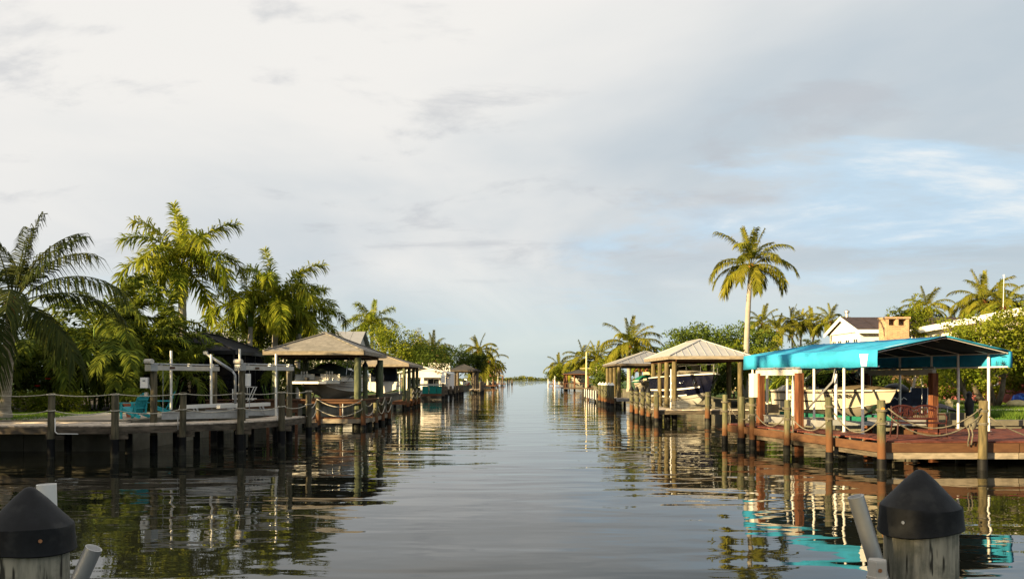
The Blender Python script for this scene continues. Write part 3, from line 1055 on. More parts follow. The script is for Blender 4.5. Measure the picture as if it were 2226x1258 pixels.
lift = thing('boat_lift', 'empty boat lift with white beams and guide poles behind the curved dock', 'boat lift', (-10, 27, 0))
A0, A1, B0, B1 = V(-11.6, 25.62, 0), V(-10.62, 28.2, 0), V(-9.12, 26.75, 0), V(-8.25, 29.3, 0)
lift_side(lift, A0, A1, 2.74)
lift_side(lift, B0, B1, 2.76)
for s in (.12, .85):
    a, b = A0.lerp(A1, s), B0.lerp(B1, s)
    for k in (-1, 1):
        MB().beam(a + V(0, 0, 1.18 + .11 * k), b + V(0, 0, 1.18 + .11 * k), .16, .02).build('beam_flange', 'aluminium', lift)
    MB().beam(a + V(0, 0, 1.18), b + V(0, 0, 1.18), .02, .198).build('beam_web', 'aluminium', lift)
for s in (.3, .72):
    a, b = A0.lerp(B0, s), A1.lerp(B1, s)
    MB().beam(a + V(0, 0, 1.46), b + V(0, 0, 1.46), .15, .12).build('bunk', 'white_pvc', lift)
    for u in (.2, .8):
        c = a.lerp(b, u)
        MB().beam(c + V(0, 0, 1.40), c + V(.12, .05, 1.15), .05, .05).build('bunk_bracket', 'aluminium', lift)
        MB().beam(c + V(.12, 0, 1.40), c + V(.2, .05, 1.12), .05, .05).build('bunk_bracket', 'aluminium', lift)
for px, py0, py1, Y in ((372, 762, 890, 27.0), (459, 770, 880, 27.6), (600, 769, 903, 28.4), (521, 758, 870, 29.5)):
    a, b = at(px, py1, Y), at(px, py0, Y)
    MB().cyl(a, V(a.x, a.y, b.z), .04, None, 10).build('guide_pole', 'white_pvc', lift, smooth=True)
c = V(-11.86, 25.55, 2.26)
bx_ = MB().box(c, (.24, .12, .34)).build('control_box', 'white_paint', lift)
MB().box(c + V(.0, -.062, .06), (.08, .006, .05)).build('box_latch', 'grey_metal', bx_)
MB().box(c + V(.05, .0, -.38), (.1, .08, .14)).build('switch_box', 'box_grey', lift)
MB().tube([c + V(.12, 0, .0), c + V(.2, 0, -.25), c + V(.2, 0, -1.3)], .014, 6).build('conduit', 'grey_metal', lift, smooth='all')
# orange stickers on the beams
for a, b in ((A0, A1), (B0, B1)):
    d = (b - a).normalized()
    s = d.cross(V(0, 0, 1))
    c = a.lerp(b, .22) + s * .084 + V(0, 0, 2.75)
    MB().beam(c, c + d * .22, .004, .07).build('sticker', 'orange_wood', lift)
cb = B0.lerp(B1, .08)
MB().box((cb.x + .1, cb.y - .16, 2.35), (.18, .1, .42)).build('control_box', 'white_paint', lift)

davit = thing('davit_crane', 'grey davit arm slanting up from a post beside the lift', 'crane', (-9.75, 28.2, DZ))
pv = [at(512, 905, 28.2), at(511, 815, 28.2), at(505, 806, 28.2), at(447, 768, 28.2)]
MB().tube(pv[:3], .045, 8).build('post', 'grey_metal', davit, smooth='all')
MB().tube(pv[2:], [.055, .045], 8).build('arm', 'grey_metal', davit, smooth='all')
MB().box(pv[3] + V(0, 0, .02), (.14, .08, .12)).build('pulley', 'grey_metal', davit)

lamp = thing('lamp_post', 'black post light with a white globe behind the lift', 'lamp', gd(493, 884, DZ))
c = gd(493, 884, DZ)
MB().cyl(c, c + V(0, 0, 1.12), .045, None, 10).build('post', 'black_plastic', lamp, smooth=True)
MB().cyl(c + V(.1, 0, 0), c + V(.1, 0, .95), .02, None, 8).build('pipe', 'white_pvc', lamp, smooth=True)
MB().lathe([(.05, 0), (.1, .05), (.12, .12), (.08, .2), (.02, .23)], c + V(0, 0, 1.12), 12).build('globe', 'lamp_white', lamp, smooth='all')

fr = thing('tubular_seat', 'white tubular frame seat standing behind the lift cradle', 'seat', at(528, 872, 33))
a = at(506, 872, 33)
b = at(552, 872, 33)
e = b - a
for k in (0, .35):
    o = V(0, k, 0)
    MB().tube([a + o, a + o + V(0, 0, .52)], .022, 6).build('leg', 'white_pvc', fr)
    MB().tube([a + e * .55 + o, a + e * .55 + o + V(0, 0, .6), b + o + V(0, 0, .6), b - e * .3 + o, b + o + V(0, 0, .08)], .022, 6).build('side_frame', 'white_pvc', fr)
    MB().tube([a + o + V(0, 0, .1), b + o + V(0, 0, .1)], .022, 6).build('rail', 'white_pvc', fr)
MB().box((a + e * .4 + V(0, .17, .3)), (e.length * .7, .4, .04)).build('seat', 'white_pvc', fr)

wl = thing('timber_planter', 'low orange-brown timber wall between the lift and the tan roofed boathouse', 'planter', (-10.4, 33.2, 0))
for k in range(5):
    MB().beam((-12.6, 32.6, 0.98 + k * .1), (-9.2, 34.0, 0.98 + k * .1), .05, .092).build('plank', 'orange_wood', wl)
MB().beam((-12.65, 32.6, 1.50), (-9.1, 34.02, 1.50), .24, .05).build('cap_board', 'orange_wood', wl)
for s in (0, .33, .66, 1):
    p = V(-12.5, 32.7, 0).lerp(V(-9.3, 34.05, 0), s)
    MB().box((p.x, p.y + .08, .5), (.1, .1, 1.9)).build('post', 'brown_wood', wl)


# --- Adirondack chairs
def adirondack(label, loc, rz):
    t = thing('adirondack_chair', label, 'chair', loc, rz, 'turquoise chairs on the patio deck')
    T = 'turquoise_paint'
    for s in (-1, 1):                                       # faces local +x
        MB().box((.33, s * .28, .27), (.10, .03, .54)).build('leg', T, t, local=True)
        MB().beam((.40, s * .25, .36), (-.42, s * .25, .06), .03, .12).build('side_rail', T, t, local=True)
        MB().box((.06, s * .32, .56), (.72, .13, .025)).build('armrest', T, t, local=True)
        MB().beam((-.26, s * .27, .56), (-.22, s * .27, .12), .03, .08).build('leg', T, t, local=True)
    for k in range(6):
        x = .36 - k * .085
        MB().box((x, 0, .395 - k * .031), (.075, .54, .02), mat=Matrix.Rotation(-.35, 3, 'Y')).build('seat_slat', T, t, local=True)
    for k in range(7):
        y = (k - 3) * .078
        hh = .80 - .035 * (k - 3) ** 2 * .55
        MB().beam((-.08, y, .20), (-.08 - hh * .44, y * 1.12, .20 + hh * .9), .068, .02, up=(1, 0, .5)).build('back_slat', T, t, local=True)
    MB().beam((-.20, -.27, .38), (-.20, .27, .38), .03, .06).build('back_rail', T, t, local=True)
    MB().beam((-.34, -.25, .68), (-.34, .25, .68), .03, .06).build('back_rail', T, t, local=True)
    return t


adirondack('turquoise slatted chair nearer the camera, in front of the terracotta pot', V(-13.30, 27.9, DZ + .014), R(180 - 14))
adirondack('turquoise slatted chair seen edge-on to the right of the lift piling', V(-13.32, 30.2, DZ + .014), R(180 + 20))
pot = thing('flower_pot', 'terracotta pot half hidden behind the nearer turquoise chair', 'pot', (-13.9, 29.0, DZ + .014))
MB().lathe([(.20, 0), (.30, .45), (.34, .46), (.34, .54), (.28, .54), (.27, .48)], (-13.9, 29.0, DZ + .014), 18).build('pot', 'terracotta', pot, smooth=True)
vs, q = leaf_cloud(np.array([[-13.9, 29.0, 1.7], [-13.95, 29.0, 1.9]]), 60, .25, .16, 5)
link('plant', npmesh('plant', vs - np.array([-13.9, 29.0, DZ + .014]), q), 'gold_leaf', pot)


# ------------------------------------------------------------------ boathouses
def clip_band(poly, ax, lo, hi):
    """Clip a polygon of vectors to lo <= dot(p, ax) <= hi."""
    def cut(ps, f):
        out = []
        for a, b in zip(ps, ps[1:] + ps[:1]):
            fa, fb = f(a), f(b)
            if fa >= 0:
                out.append(a)
            if (fa >= 0) != (fb >= 0):
                out.append(a.lerp(b, fa / (fa - fb)))
        return out
    ps = cut(poly, lambda p: p.dot(ax) - lo)
    if len(ps) > 2:
        ps = cut(ps, lambda p: hi - p.dot(ax))
    return ps if len(ps) > 2 else None


def hip_roof(t, X0, X1, Y0, Y1, ez, az, mat, fascia, seams=0, th=0.06):
    W, L = X1 - X0, Y1 - Y0
    ins = min(W, L) / 2
    if L >= W:
        r0, r1 = V((X0 + X1) / 2, Y0 + ins, az), V((X0 + X1) / 2, Y1 - ins - .001, az)
    else:
        r0, r1 = V(X0 + ins, (Y0 + Y1) / 2, az), V(X1 - ins - .001, (Y0 + Y1) / 2, az)
    a, b, c, d = V(X0, Y0, ez), V(X1, Y0, ez), V(X1, Y1, ez), V(X0, Y1, ez)
    if L >= W:
        faces = [[a, b, r0], [b, c, r1, r0], [c, d, r1], [d, a, r0, r1]]
    else:
        faces = [[a, b, r1, r0], [b, c, r1], [c, d, r0, r1], [d, a, r0]]
    for fc in faces:
        ax = (fc[1] - fc[0]).normalized()
        if seams:
            lo, hi = fc[0].dot(ax), fc[1].dot(ax)
            n = max(1, int(round((hi - lo) / seams)))
            for k in range(n):
                ps = clip_band(fc, ax, lo + (hi - lo) * k / n, lo + (hi - lo) * (k + 1) / n)
                if not ps:
                    continue
                pn = MB().slab(ps, th).build('roof_panel', mat, t)
                # raised seam along the panel's edge
                u = lo + (hi - lo) * (k + 1) / n
                on = sorted([p for p in ps if abs(p.dot(ax) - u) < 1e-4], key=lambda p: p.z)
                if len(on) >= 2 and (on[-1] - on[0]).length > .15:
                    nn = (fc[1] - fc[0]).cross(fc[-1] - fc[0]).normalized()
                    MB().beam(on[0] + nn * .014, on[-1] + nn * .014, .035, .03, up=nn).build('seam', mat, pn)
        else:
            MB().slab(fc, th).build('roof_slope', mat, t)
    # hip and ridge caps
    for p, q in ((a, r0), (b, r0 if L >= W else r1), (c, r1), (d, r1 if L >= W else r0)):
        MB().beam(p + V(0, 0, .02), q + V(0, 0, .02), .16, .035).build('hip_cap', mat, t)
    if (r1 - r0).length > .1:
        MB().beam(r0 + V(0, 0, .03), r1 + V(0, 0, .03), .2, .04).build('ridge_cap', mat, t)
    for p, q in ((a, b), (b, c), (c, d), (d, a)):
        e = (q - p).normalized() * .02
        n_ = e.cross(V(0, 0, 1)).normalized() * .012
        MB().beam(p + e + n_ + V(0, 0, -.10), q - e + n_ + V(0, 0, -.10), .03, .17).build('fascia_board', fascia, t)


def boathouse(label, X0, X1, Y0, Y1, ez, az, mat, fascia, pmat, posts, ins=0.4, seams=0, pr=0.13, header='brown_wood', hh=.24, group='boathouses along the canal', cat='boathouse'):
    t = thing('boathouse', label, cat, ((X0 + X1) / 2, (Y0 + Y1) / 2, 0), 0, group)
    hip_roof(t, X0, X1, Y0, Y1, ez, az, mat, fascia, seams)
    x0, x1, y0, y1 = X0 + ins, X1 - ins, Y0 + ins, Y1 - ins
    z = ez - .06 - hh / 2
    for p, q in (((x0, y0), (x1, y0)), ((x1, y0 + .1), (x1, y1 - .1)), ((x1, y1), (x0, y1)), ((x0, y1 - .1), (x0, y0 + .1))):
        MB().beam((*p, z), (*q, z), .14, hh).build('header_beam', header, t)
    n = max(2, int((y1 - y0) / 1.6))
    for k in range(n + 1):
        y = y0 + .2 + (y1 - y0 - .4) * k / n
        ins_ = min(X1 - X0, Y1 - Y0) / 2
        dl = min((X1 - X0) / 2, y - Y0, Y1 - y) * .9
        if dl > ins + .3:
            zr = ez - .16 + (az - ez) * dl / ins_
            zs = ez - .16 + (az - ez) * ins / ins_
            MB().beam((x0 + .08, y, zs), (X0 + dl, y, zr), .05, .1).build('rafter', header, t)
            MB().beam((x1 - .08, y, zs), (X1 - dl, y, zr), .05, .1).build('rafter', header, t)
    for x, y in posts:
        piling(t, x, y, z - hh / 2, pr, pmat, .45)
    return t


def walkway(t, x0, x1, y0, y1, z, mat, fmat, along='x', step=0.145, piles=True, pmat='piling', low=None):
    rect_planks(t, x0, x1, y0, y1, z, .04, mat, along, step)
    for p, q in (((x0, y0 - .02), (x1, y0 - .02)), ((x1 + .02, y0), (x1 + .02, y1)), ((x0 - .02, y0), (x0 - .02, y1)), ((x0, y1 + .02), (x1, y1 + .02))):
        MB().beam((*p, z - .145), (*q, z - .145), .04, .2).build('fascia_board', fmat, t)
        if low:
            MB().beam((p[0], p[1] + .03, z - .35), (q[0], q[1] + .03, z - .35), .05, .2).build('lower_board', low, t)
    if piles:
        for x in (x0 + .15, x1 - .15):
            for y in (y0 + .15, y1 - .15):
                piling(t, x, y, z - .25, .1, pmat, .3)


# first boathouse on the left bank: tan shingles, green posts
b1 = boathouse('tan shingled hip roof boathouse over the covered deck boat', -11.8, -7.0, 37.5, 44.0, 3.70, 4.68, 'tan_shingle', 'pale_wood', 'green_piling',
               [(-7.4, 37.95), (-7.25, 43.5), (-11.35, 38.0), (-11.35, 43.5), (-11.35, 40.7)], pr=.17, header='orange_wood')
walkway(b1, -11.5, -7.0, 37.6, 38.7, .52, 'brown_wood', 'pale_wood', 'y', pmat='grey_wood')
walkway(b1, -7.9, -6.85, 38.75, 43.6, .52, 'brown_wood', 'pale_wood', 'x', pmat='grey_wood')
RP = [(-9.2, 37.55), (-7.05, 37.5), (-6.8, 39.5), (-6.78, 41.4), (-6.75, 43.4)]
for x, y in RP:
    piling(b1, x, y, 1.34, .12, 'stained_piling', .2)
for (x0, y0), (x1, y1) in zip([(-11.5, 37.6)] + RP, RP):
    MB().beam((x0, y0, 1.38), (x1, y1, 1.38), .16, .07).build('rail_cap', 'orange_wood', b1)
    MB().beam((x0, y0 + .02, 1.27), (x1, y1 + .02, 1.27), .04, .14).build('rail_board', 'orange_wood', b1)
MB().box((-8.15, 37.62, .9), (.1, .1, .75)).build('rail_post', 'orange_wood', b1)
MB().cyl((-8.02, 37.5, .55), (-8.02, 37.5, 1.2), .02, None, 6).build('pipe', 'white_pvc', b1)
for (x0, y0), (x1, y1) in zip([(-7.68, 29.9)] + RP, RP):
    o = V(-.04, -.13, 0) if y0 < 37.6 else V(.12, 0, 0)
    for za, zb in ((1.43, 1.38), (.98, .94)):
        rope(b1, V(x0, y0, za) + o, V(x1, y1, zb) + o, .24 if y0 < 37 else .36, .022)
for px, Y in ((794, 40.6), (822, 43.9)):
    p = at(px, 822, Y)
    t = thing('mooring_piling', 'dark pointed mooring piling %s the tan roofed boathouse' % ('inside the corner of' if px < 800 else 'at the rear canal side of'), 'piling', (p.x, p.y, 0), 0, 'pointed pilings')
    piling(t, p.x, p.y, 3.05, .13, 'green_piling', .4, cap='cone')

# second boathouse on the left bank
P2 = [(-8.5, 62.4), (-8.5, 65.4), (-8.5, 68.2), (-8.5, 70.8), (-13.5, 62.5), (-13.5, 70.5)]
b2 = boathouse('sand coloured hip roof boathouse, second on the left bank, with dark curtained boat', -14.0, -8.05, 62, 71.4, 3.50, 4.45, 'tan_shingle_light', 'pale_wood', 'green_piling', P2, pr=.14)
walkway(b2, -9.3, -8.2, 61.6, 71, .62, 'brown_wood', 'brown_wood', 'x', .2)
for x, y in ((-8.1, 61.7), (-8.1, 64), (-8.1, 66.5), (-8.1, 69)):
    piling(b2, x, y, 1.6, .12, 'stained_piling', .2)
for k, (y0, y1) in enumerate(((61.7, 64), (64, 66.5), (66.5, 69))):
    rope(b2, (-7.97, y0, 1.5), (-7.97, y1, 1.5), .3, .025)
    rope(b2, (-7.97, y0, 1.1), (-7.97, y1, 1.1), .3, .025)
for px, y0, y1, Y in ((869, 813, 855, 62), (805, 812, 850, 63)):
    a, b = at(px, y1, Y), at(px, y0, Y)
    MB().cyl(a, V(a.x, a.y, b.z), .05, None, 8).build('guide_pole', 'white_pvc', b2)

# far boathouses, left bank
b3 = boathouse('dark grey hip roof boathouse far along the left bank', -10.5, -5.4, 128, 136, 3.72, 4.72, 'dark_shingle', 'grey_wood', 'grey_wood',
               [(-6.2, 128.6), (-6.0, 129.8), (-5.9, 131.2), (-9.8, 128.6), (-9.3, 128.7), (-8.8, 128.6), (-9.8, 135), (-5.9, 135.2)], pr=.22, header='grey_wood', hh=.3)
walkway(b3, -6.9, -5.3, 127.5, 137, .65, 'grey_deck', 'grey_wood', 'x', .4)
walkway(b3, -10.5, -8.6, 127.5, 136, .65, 'grey_deck', 'grey_wood', 'x', .4)
for k, y in enumerate((124, 126, 128, 130.5, 133, 135.5)):
    piling(b3, -5.0 + .02 * k, y, 1.85, .14, 'grey_wood', .4)
b4 = boathouse('red hip roof boathouse in the distance on the left bank', -10.4, -4.4, 205, 214, 3.05, 3.9, 'red_shingle', 'brown_wood', 'brown_wood',
               [(-4.9, 205.6), (-9.9, 205.6), (-4.9, 213.4), (-9.9, 213.4), (-4.9, 209)], pr=.2)
walkway(b4, -10.4, -4.2, 204.6, 206, .6, 'brown_wood', 'brown_wood', 'y', .5)
walkway(b4, -5.6, -3.6, 206.1, 214, .6, 'brown_wood', 'brown_wood', 'x', .5)
b5 = boathouse('pale hip roof boathouse farthest along the left bank', -9.5, -2.6, 262, 272, 3.3, 4.2, 'tan_shingle_light', 'pale_wood', 'brown_wood',
               [(-3.1, 262.6), (-9, 262.6), (-3.1, 271.4), (-3.1, 267)], pr=.22)
walkway(b5, -5, -2.2, 259, 273, .7, 'brown_wood', 'brown_wood', 'x', .5)
for k, (x, y) in enumerate(((-3.3, 240), (-2.9, 248), (-1.6, 290), (-1.1, 300), (-.2, 318), (0.2, 326))):
    t = thing('mooring_piling', '%s small dark piling off the end of the left bank' % ('nearest', 'second', 'third', 'fourth', 'fifth', 'farthest')[k], 'piling', (x, y, 0), 0, 'far pilings of the left bank')
    piling(t, x, y, 2.0, .2, 'grey_wood', .5)

# right bank boathouses
P = [(8.9, 43.35), (8.9, 45.5), (8.9, 47.6), (8.9, 49.8), (12.5, 43.35), (12.5, 45.6), (12.5, 50.2)]
r2 = boathouse('silver standing seam hip roof boathouse over the navy cruiser', 8.5, 13.0, 42.9, 50.8, 3.62, 4.60, 'metal_roof', 'pale_wood', 'gold_piling', P, pr=.14, seams=.42)
walkway(r2, 7.7, 13.3, 41.9, 43.0, .74, 'grey_deck', 'grey_wood', 'y', pmat='grey_wood')
walkway(r2, 7.6, 8.7, 43.05, 50.8, .74, 'grey_deck', 'grey_wood', 'x', pmat='grey_wood')
QP = [(7.45, 49.2), (7.42, 47.0), (7.42, 45.0), (7.5, 43.4), (7.62, 41.7), (10.25, 41.5), (13.2, 41.6)]
for x, y in QP:
    piling(r2, x, y, 1.68, .135, 'stained_piling', .32, cap='cone' if y > 43 else None, tilt=.03)
for (x0, y0), (x1, y1) in zip(QP, QP[1:]):
    for z in (1.52, 1.02):
        o = V(-.14, -.05, 0)
        rope(r2, V(x0, y0, z) + o, V(x1, y1, z) + o, .22, .022, 'old_rope')
for x, y in QP:
    lashing(r2, x, y, 1.48, .145, 2, 'old_rope')
    lashing(r2, x, y, 1.0, .145, 1, 'old_rope')
for x, y, z0, z1 in ((8.55, 42.55, .75, 2.9), (13.0, 42.6, .75, 1.7)):
    MB().cyl((x, y, z0), (x, y, z1), .035, None, 8).build('guide_pole', 'white_pvc', r2, smooth=True)
for k, x in enumerate((8.5, 9.0)):
    ct = thing('crab_trap', '%s wire crab trap on the deck under the silver roof' % ('left', 'right')[k], 'crab trap', (x, 42.4, .75), 0, 'crab traps')
    z = .75
    mb = MB()
    for i in range(6):
        f = i / 5
        mb.beam((x, 42.2, z + .45 * f), (x + .45, 42.2, z + .45 * f), .012, .012)
        mb.beam((x + .45 * f, 42.2, z), (x + .45 * f, 42.2, z + .45), .012, .012)
        mb.beam((x, 42.6, z + .45 * f), (x + .45, 42.6, z + .45 * f), .012, .012)
        mb.beam((x + .45 * f, 42.2, z + .45), (x + .45 * f, 42.6, z + .45), .012, .012)
    mb.build('wire_cage', 'grey_metal', ct)

P = [(9.0, 66.6), (9.0, 69.4), (9.0, 72.0), (9.0, 74.5), (14.6, 66.8), (14.6, 74.5)]
r3 = boathouse('grey metal hip roof boathouse beyond the silver one, green boat cover inside', 8.65, 15.0, 66, 75.2, 3.64, 4.75, 'metal_roof_grey', 'grey_wood', 'gold_piling', P, pr=.17, seams=.6, header='grey_wood')
walkway(r3, 8.75, 13.5, 64.8, 66.1, .76, 'grey_deck', 'grey_metal', 'y', .2)
walkway(r3, 8.6, 9.6, 66.2, 75, .76, 'grey_deck', 'grey_wood', 'x', .2)
for k, y in enumerate((63.6, 65.6, 67.8, 70.0, 72.4)):
    t = thing('mooring_piling', '%s of five white-capped pilings in a row on the right bank' % ['nearest', 'second', 'middle', 'fourth', 'farthest'][k], 'piling', (8.05, y, 0), 0, 'white capped pilings')
    piling(t, 8.05, y, 1.86, .17, 'stained_piling', .4, cap='white')
    if k < 4:
        rope(t, (7.9, y, 1.5), (7.9, (65.6, 67.8, 70.0, 72.4)[k], 1.5), .45, .025, 'old_rope')
fd = thing('dark_dock', 'low dark dock with short white stakes beyond the white-capped pilings', 'dock', (9, 95, 0))
walkway(fd, 8.4, 9.9, 78, 93, .95, 'grey_wood', 'black_plastic', 'x', .5, low='black_plastic')
for k in range(6):
    MB().box((8.3, 78.5 + k * 2.4, .75), (.07, .07, .9)).build('stake', 'white_paint', fd)
P = [(10.8, 155.6), (10.8, 159), (10.8, 162.5), (12.3, 155.6), (15.0, 155.6), (15.6, 162.5)]
r4 = boathouse('small brown hip roof boathouse far along the right bank', 10.3, 16.2, 155, 163.5, 3.32, 4.1, 'dark_shingle', 'brown_wood', 'brown_wood', P, pr=.18)
walkway(r4, 10.1, 16, 153.5, 155.2, .6, 'brown_wood', 'grey_wood', 'y', .5)
walkway(r4, 10.1, 11.4, 155.3, 163, .6, 'brown_wood', 'grey_wood', 'x', .5)
for x in (10.3, 12.2, 14.2, 16):
    MB().box((x, 153.6, 1.0), (.14, .14, .9)).build('rail_post', 'brown_wood', r4)
MB().beam((10.2, 153.6, 1.45), (16, 153.6, 1.45), .1, .1).build('rail', 'brown_wood', r4)
r5 = boathouse('dark little boathouse farthest along the right bank', 13.2, 17.5, 258, 266, 3.0, 3.9, 'dark_shingle', 'grey_wood', 'brown_wood', [(13.6, 258.5), (17, 258.5), (13.6, 265)], pr=.2)
walkway(r5, 11.8, 17, 255, 258, .6, 'brown_wood', 'brown_wood', 'y', .6)
for k, (x, y, h) in enumerate(((11.4, 250, 3.4), (12.6, 246, 3.6), (13.0, 243, 3.6), (12.8, 236, 3.0))):
    t = thing('marker_pole', '%s bright white pole at the far end of the right bank' % ('leftmost', 'left of the middle', 'rightmost tall', 'shortest')[k], 'pole', (x, y, 0), 0, 'far white poles')
    MB().cyl((x, y, -1), (x, y, h), .11, None, 8).build('shaft', 'white_paint', t)
    MB().lathe([(.13, 0), (.13, .1), (.02, .3)], (x, y, h), 8).build('cap', 'cap_white', t)


# ------------------------------------------------------------------ red deck with the turquoise canopy (right)
RZ = 0.74
rd = thing('red_dock', 'red-brown timber dock with rope-hung pilings under the turquoise canopy', 'dock', (11, 24, 0))
# finger from front corner to far corner, front deck and right deck round the slip
E0, E1 = V(9.72, 20.95, 0), V(7.95, 29.3, 0)
n_ = V(8.35, 1.77, 0).normalized()
ruled_planks(rd, [(E1.x, E1.y), (E0.x + .55, E0.y + .01)], [(E1.x + n_.x * 1.35, E1.y + n_.y * 1.35), (E0.x + 1.55, E0.y + 1.6)], RZ, .04, 'red_deck')
rect_planks(rd, 10.0, 24.5, 20.95, 23.4, RZ - .001, .04, 'red_deck', 'x')
rect_planks(rd, 13.0, 24.5, 23.45, 26.15, RZ + .004, .04, 'red_deck', 'x')
MB().beam((E0.x, E0.y, RZ - .17), (E1.x, E1.y, RZ - .17), .06, .24).build('fascia_board', 'orange_wood', rd)
MB().beam((E0.x + .14, E0.y + .02, RZ - .37), (E1.x + .14, E1.y, RZ - .37), .06, .15).build('lower_board', 'grey_wood', rd)
MB().beam((E1.x - .02, E1.y + .04, RZ - .17), (E1.x + 1.4, E1.y + .34, RZ - .17), .06, .24).build('fascia_board', 'orange_wood', rd)
for x0, x1 in ((9.75, 13.4), (13.43, 17.0), (17.03, 24.5)):
    MB().beam((x0, 20.92, RZ - .17), (x1, 20.92, RZ - .17), .06, .24).build('fascia_board', 'orange_wood', rd)
    MB().beam((x0, 20.96, RZ - .385), (x1, 20.96, RZ - .385), .06, .17).build('lower_board', 'pale_wood', rd)
MB().beam((13.0, 23.42, RZ - .17), (13.0, 26.2, RZ - .17), .05, .26).build('fascia_board', 'orange_wood', rd)
RPP = [(7.87, 29.25), (8.33, 27.4), (8.72, 25.1), (9.13, 22.75), (9.72, 20.8), (12.36, 20.78), (16.2, 20.78)]
hts = [1.8, 1.75, 1.72, 1.86, 1.83, 1.82, 1.8]
mts = ['stained_piling', 'stained_piling', 'stained_piling', 'stained_piling', 'stained_piling', 'gold_piling', 'gold_piling']
for (x, y), z, mm in zip(RPP, hts, mts):
    piling(rd, x, y, z, .105 * random.uniform(.93, 1.08), mm, .29, tilt=.04)
piling(rd, 8.15, 28.1, 1.75, .13, 'stained_piling', .3)
for x, y in ((9.0, 28.9), (9.5, 26.5), (10.2, 24.4), (11.0, 23.2), (13.2, 23.3), (13.2, 25.9), (15.5, 23.3)):
    piling(rd, x, y, RZ - .06, .12, 'grey_wood', .5)
for (x0, y0), (x1, y1), za, zb, d in zip(RPP, RPP[1:], (1.5, 1.2, 1.25, 1.45, 1.5, 1.45), (1.1, 1.2, 1.2, 1.35, 1.45, 1.3), (.3, .35, .36, .45, .55, .6)):
    rope(rd, (x0 + .1, y0 - .1, za - .05), (x1 - .08, y1 - .1, zb), d, .019, 'old_rope', 13)
rope(rd, (9.83, 20.68, 1.62), (12.25, 20.66, 1.62), .52, .019, 'old_rope', 13)
for (x, y), z in zip(RPP, hts):
    lashing(rd, x, y, z - .28, .128, 2, 'old_rope')
    lashing(rd, x, y, z - .62, .128, 2, 'old_rope')
# hanging rope ends
for x, y, z0, z1 in ((7.99, 29.1, 1.35, .5), (8.83, 24.98, 1.2, .35), (11.98, 20.8, 1.22, .62), (12.04, 20.76, 1.2, .66), (11.94, 20.74, 1.18, .7)):
    MB().tube([(x, y, z0), (x + .04, y - .02, (z0 + z1) / 2), (x + .01, y, z1)], .02, 6).build('rope_end', 'old_rope', rd, smooth='all')
MB().cyl((9.70, 20.69, 1.60), (9.70, 20.675, 1.60), .04, None, 16).build('reflector', 'orange_disc', rd)

# canopy frame and cloth
cd_ = V(-1.75, 6.8, 0).normalized()
cp = V(6.8, 1.75, 0).normalized()
C0 = V(10.62, 22.95, 0)                       # front canal-side corner
CWid, CLen, CE, CR_, CV = 4.75, 7.3, 3.22, 3.66, 0.49
can = thing('boat_canopy', 'turquoise canvas boat canopy on white poles over the cream bowrider', 'canopy', C0)


def cpt(u, v, z):
    p = C0 + cp * u + cd_ * v
    return V(p.x, p.y, z)


def cloth(name, rows, th=0.006):
    g = MB()
    g.grid(rows)
    o = g.build(name, 'teal_canvas', can, smooth='all')
    md = o.modifiers.new('thickness', 'SOLIDIFY')
    md.thickness = th
    return o


nv = 31
HIP = 1.0
for side in (0, 1):
    rows = []
    for i in range(nv):
        v = CLen * i / (nv - 1)
        row = []
        for j in range(6):
            s = j / 5
            u = CWid / 2 * s if side == 0 else CWid - CWid / 2 * s
            vv = v - (HIP * s * max(0, (v - (CLen - 1.6)) / 1.6))
            z = CE + (CR_ - CE) * s - .055 * math.sin(math.pi * s) * abs(math.sin(math.pi * v / CLen * 5)) ** 1.3
            row.append(cpt(u, vv, z))
        rows.append(row if side == 0 else row[::-1])
    cloth('roof_cloth', rows)
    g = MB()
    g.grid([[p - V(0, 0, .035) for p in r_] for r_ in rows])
    g.build('roof_shade_sheet', 'underside_shade', can, smooth='all')  # added dark sheet: shade under the cloth put into its colour
    for i in range(0, nv, 6):
        MB().tube([p + V(0, 0, .006) for p in rows[i]], .012, 5).build('roof_seam', 'teal_canvas', can, smooth='all')
cloth('hip_cloth', [[cpt(0, CLen, CE), cpt(CWid / 4, CLen - HIP * .5, (CE + CR_) / 2), cpt(CWid / 2, CLen - HIP, CR_)], [cpt(CWid, CLen, CE), cpt(CWid * .75, CLen - HIP * .5, (CE + CR_) / 2), cpt(CWid / 2, CLen - HIP + .01, CR_)]])
for side in (0, 1):
    u0 = 0 if side == 0 else CWid
    rows = []
    for i in range(29):
        v = CLen * i / 28
        wob = .012 * math.sin(v * 5.1) + .008 * math.sin(v * 11)
        o = (-1 if side == 0 else 1)
        rows.append([cpt(u0 + o * .012, v, CE + .004), cpt(u0 + o * (.025 + wob), v, CE - CV * .5), cpt(u0 + o * (.02 + wob * 1.4), v, CE - CV + .012 * math.sin(v * 4))])
    cloth('valance', rows)
cloth('valance', [[cpt(0, CLen + .02, CE), cpt(0, CLen + .03, CE - CV)], [cpt(CWid, CLen + .02, CE), cpt(CWid, CLen + .03, CE - CV)]])
# short returns of the valance at the front corners
cloth('valance', [[cpt(CWid + .015, -.02, CE), cpt(CWid + .02, -.02, CE - CV)], [cpt(CWid - .12, -.03, CE - .01), cpt(CWid - .12, -.03, CE - CV)]])
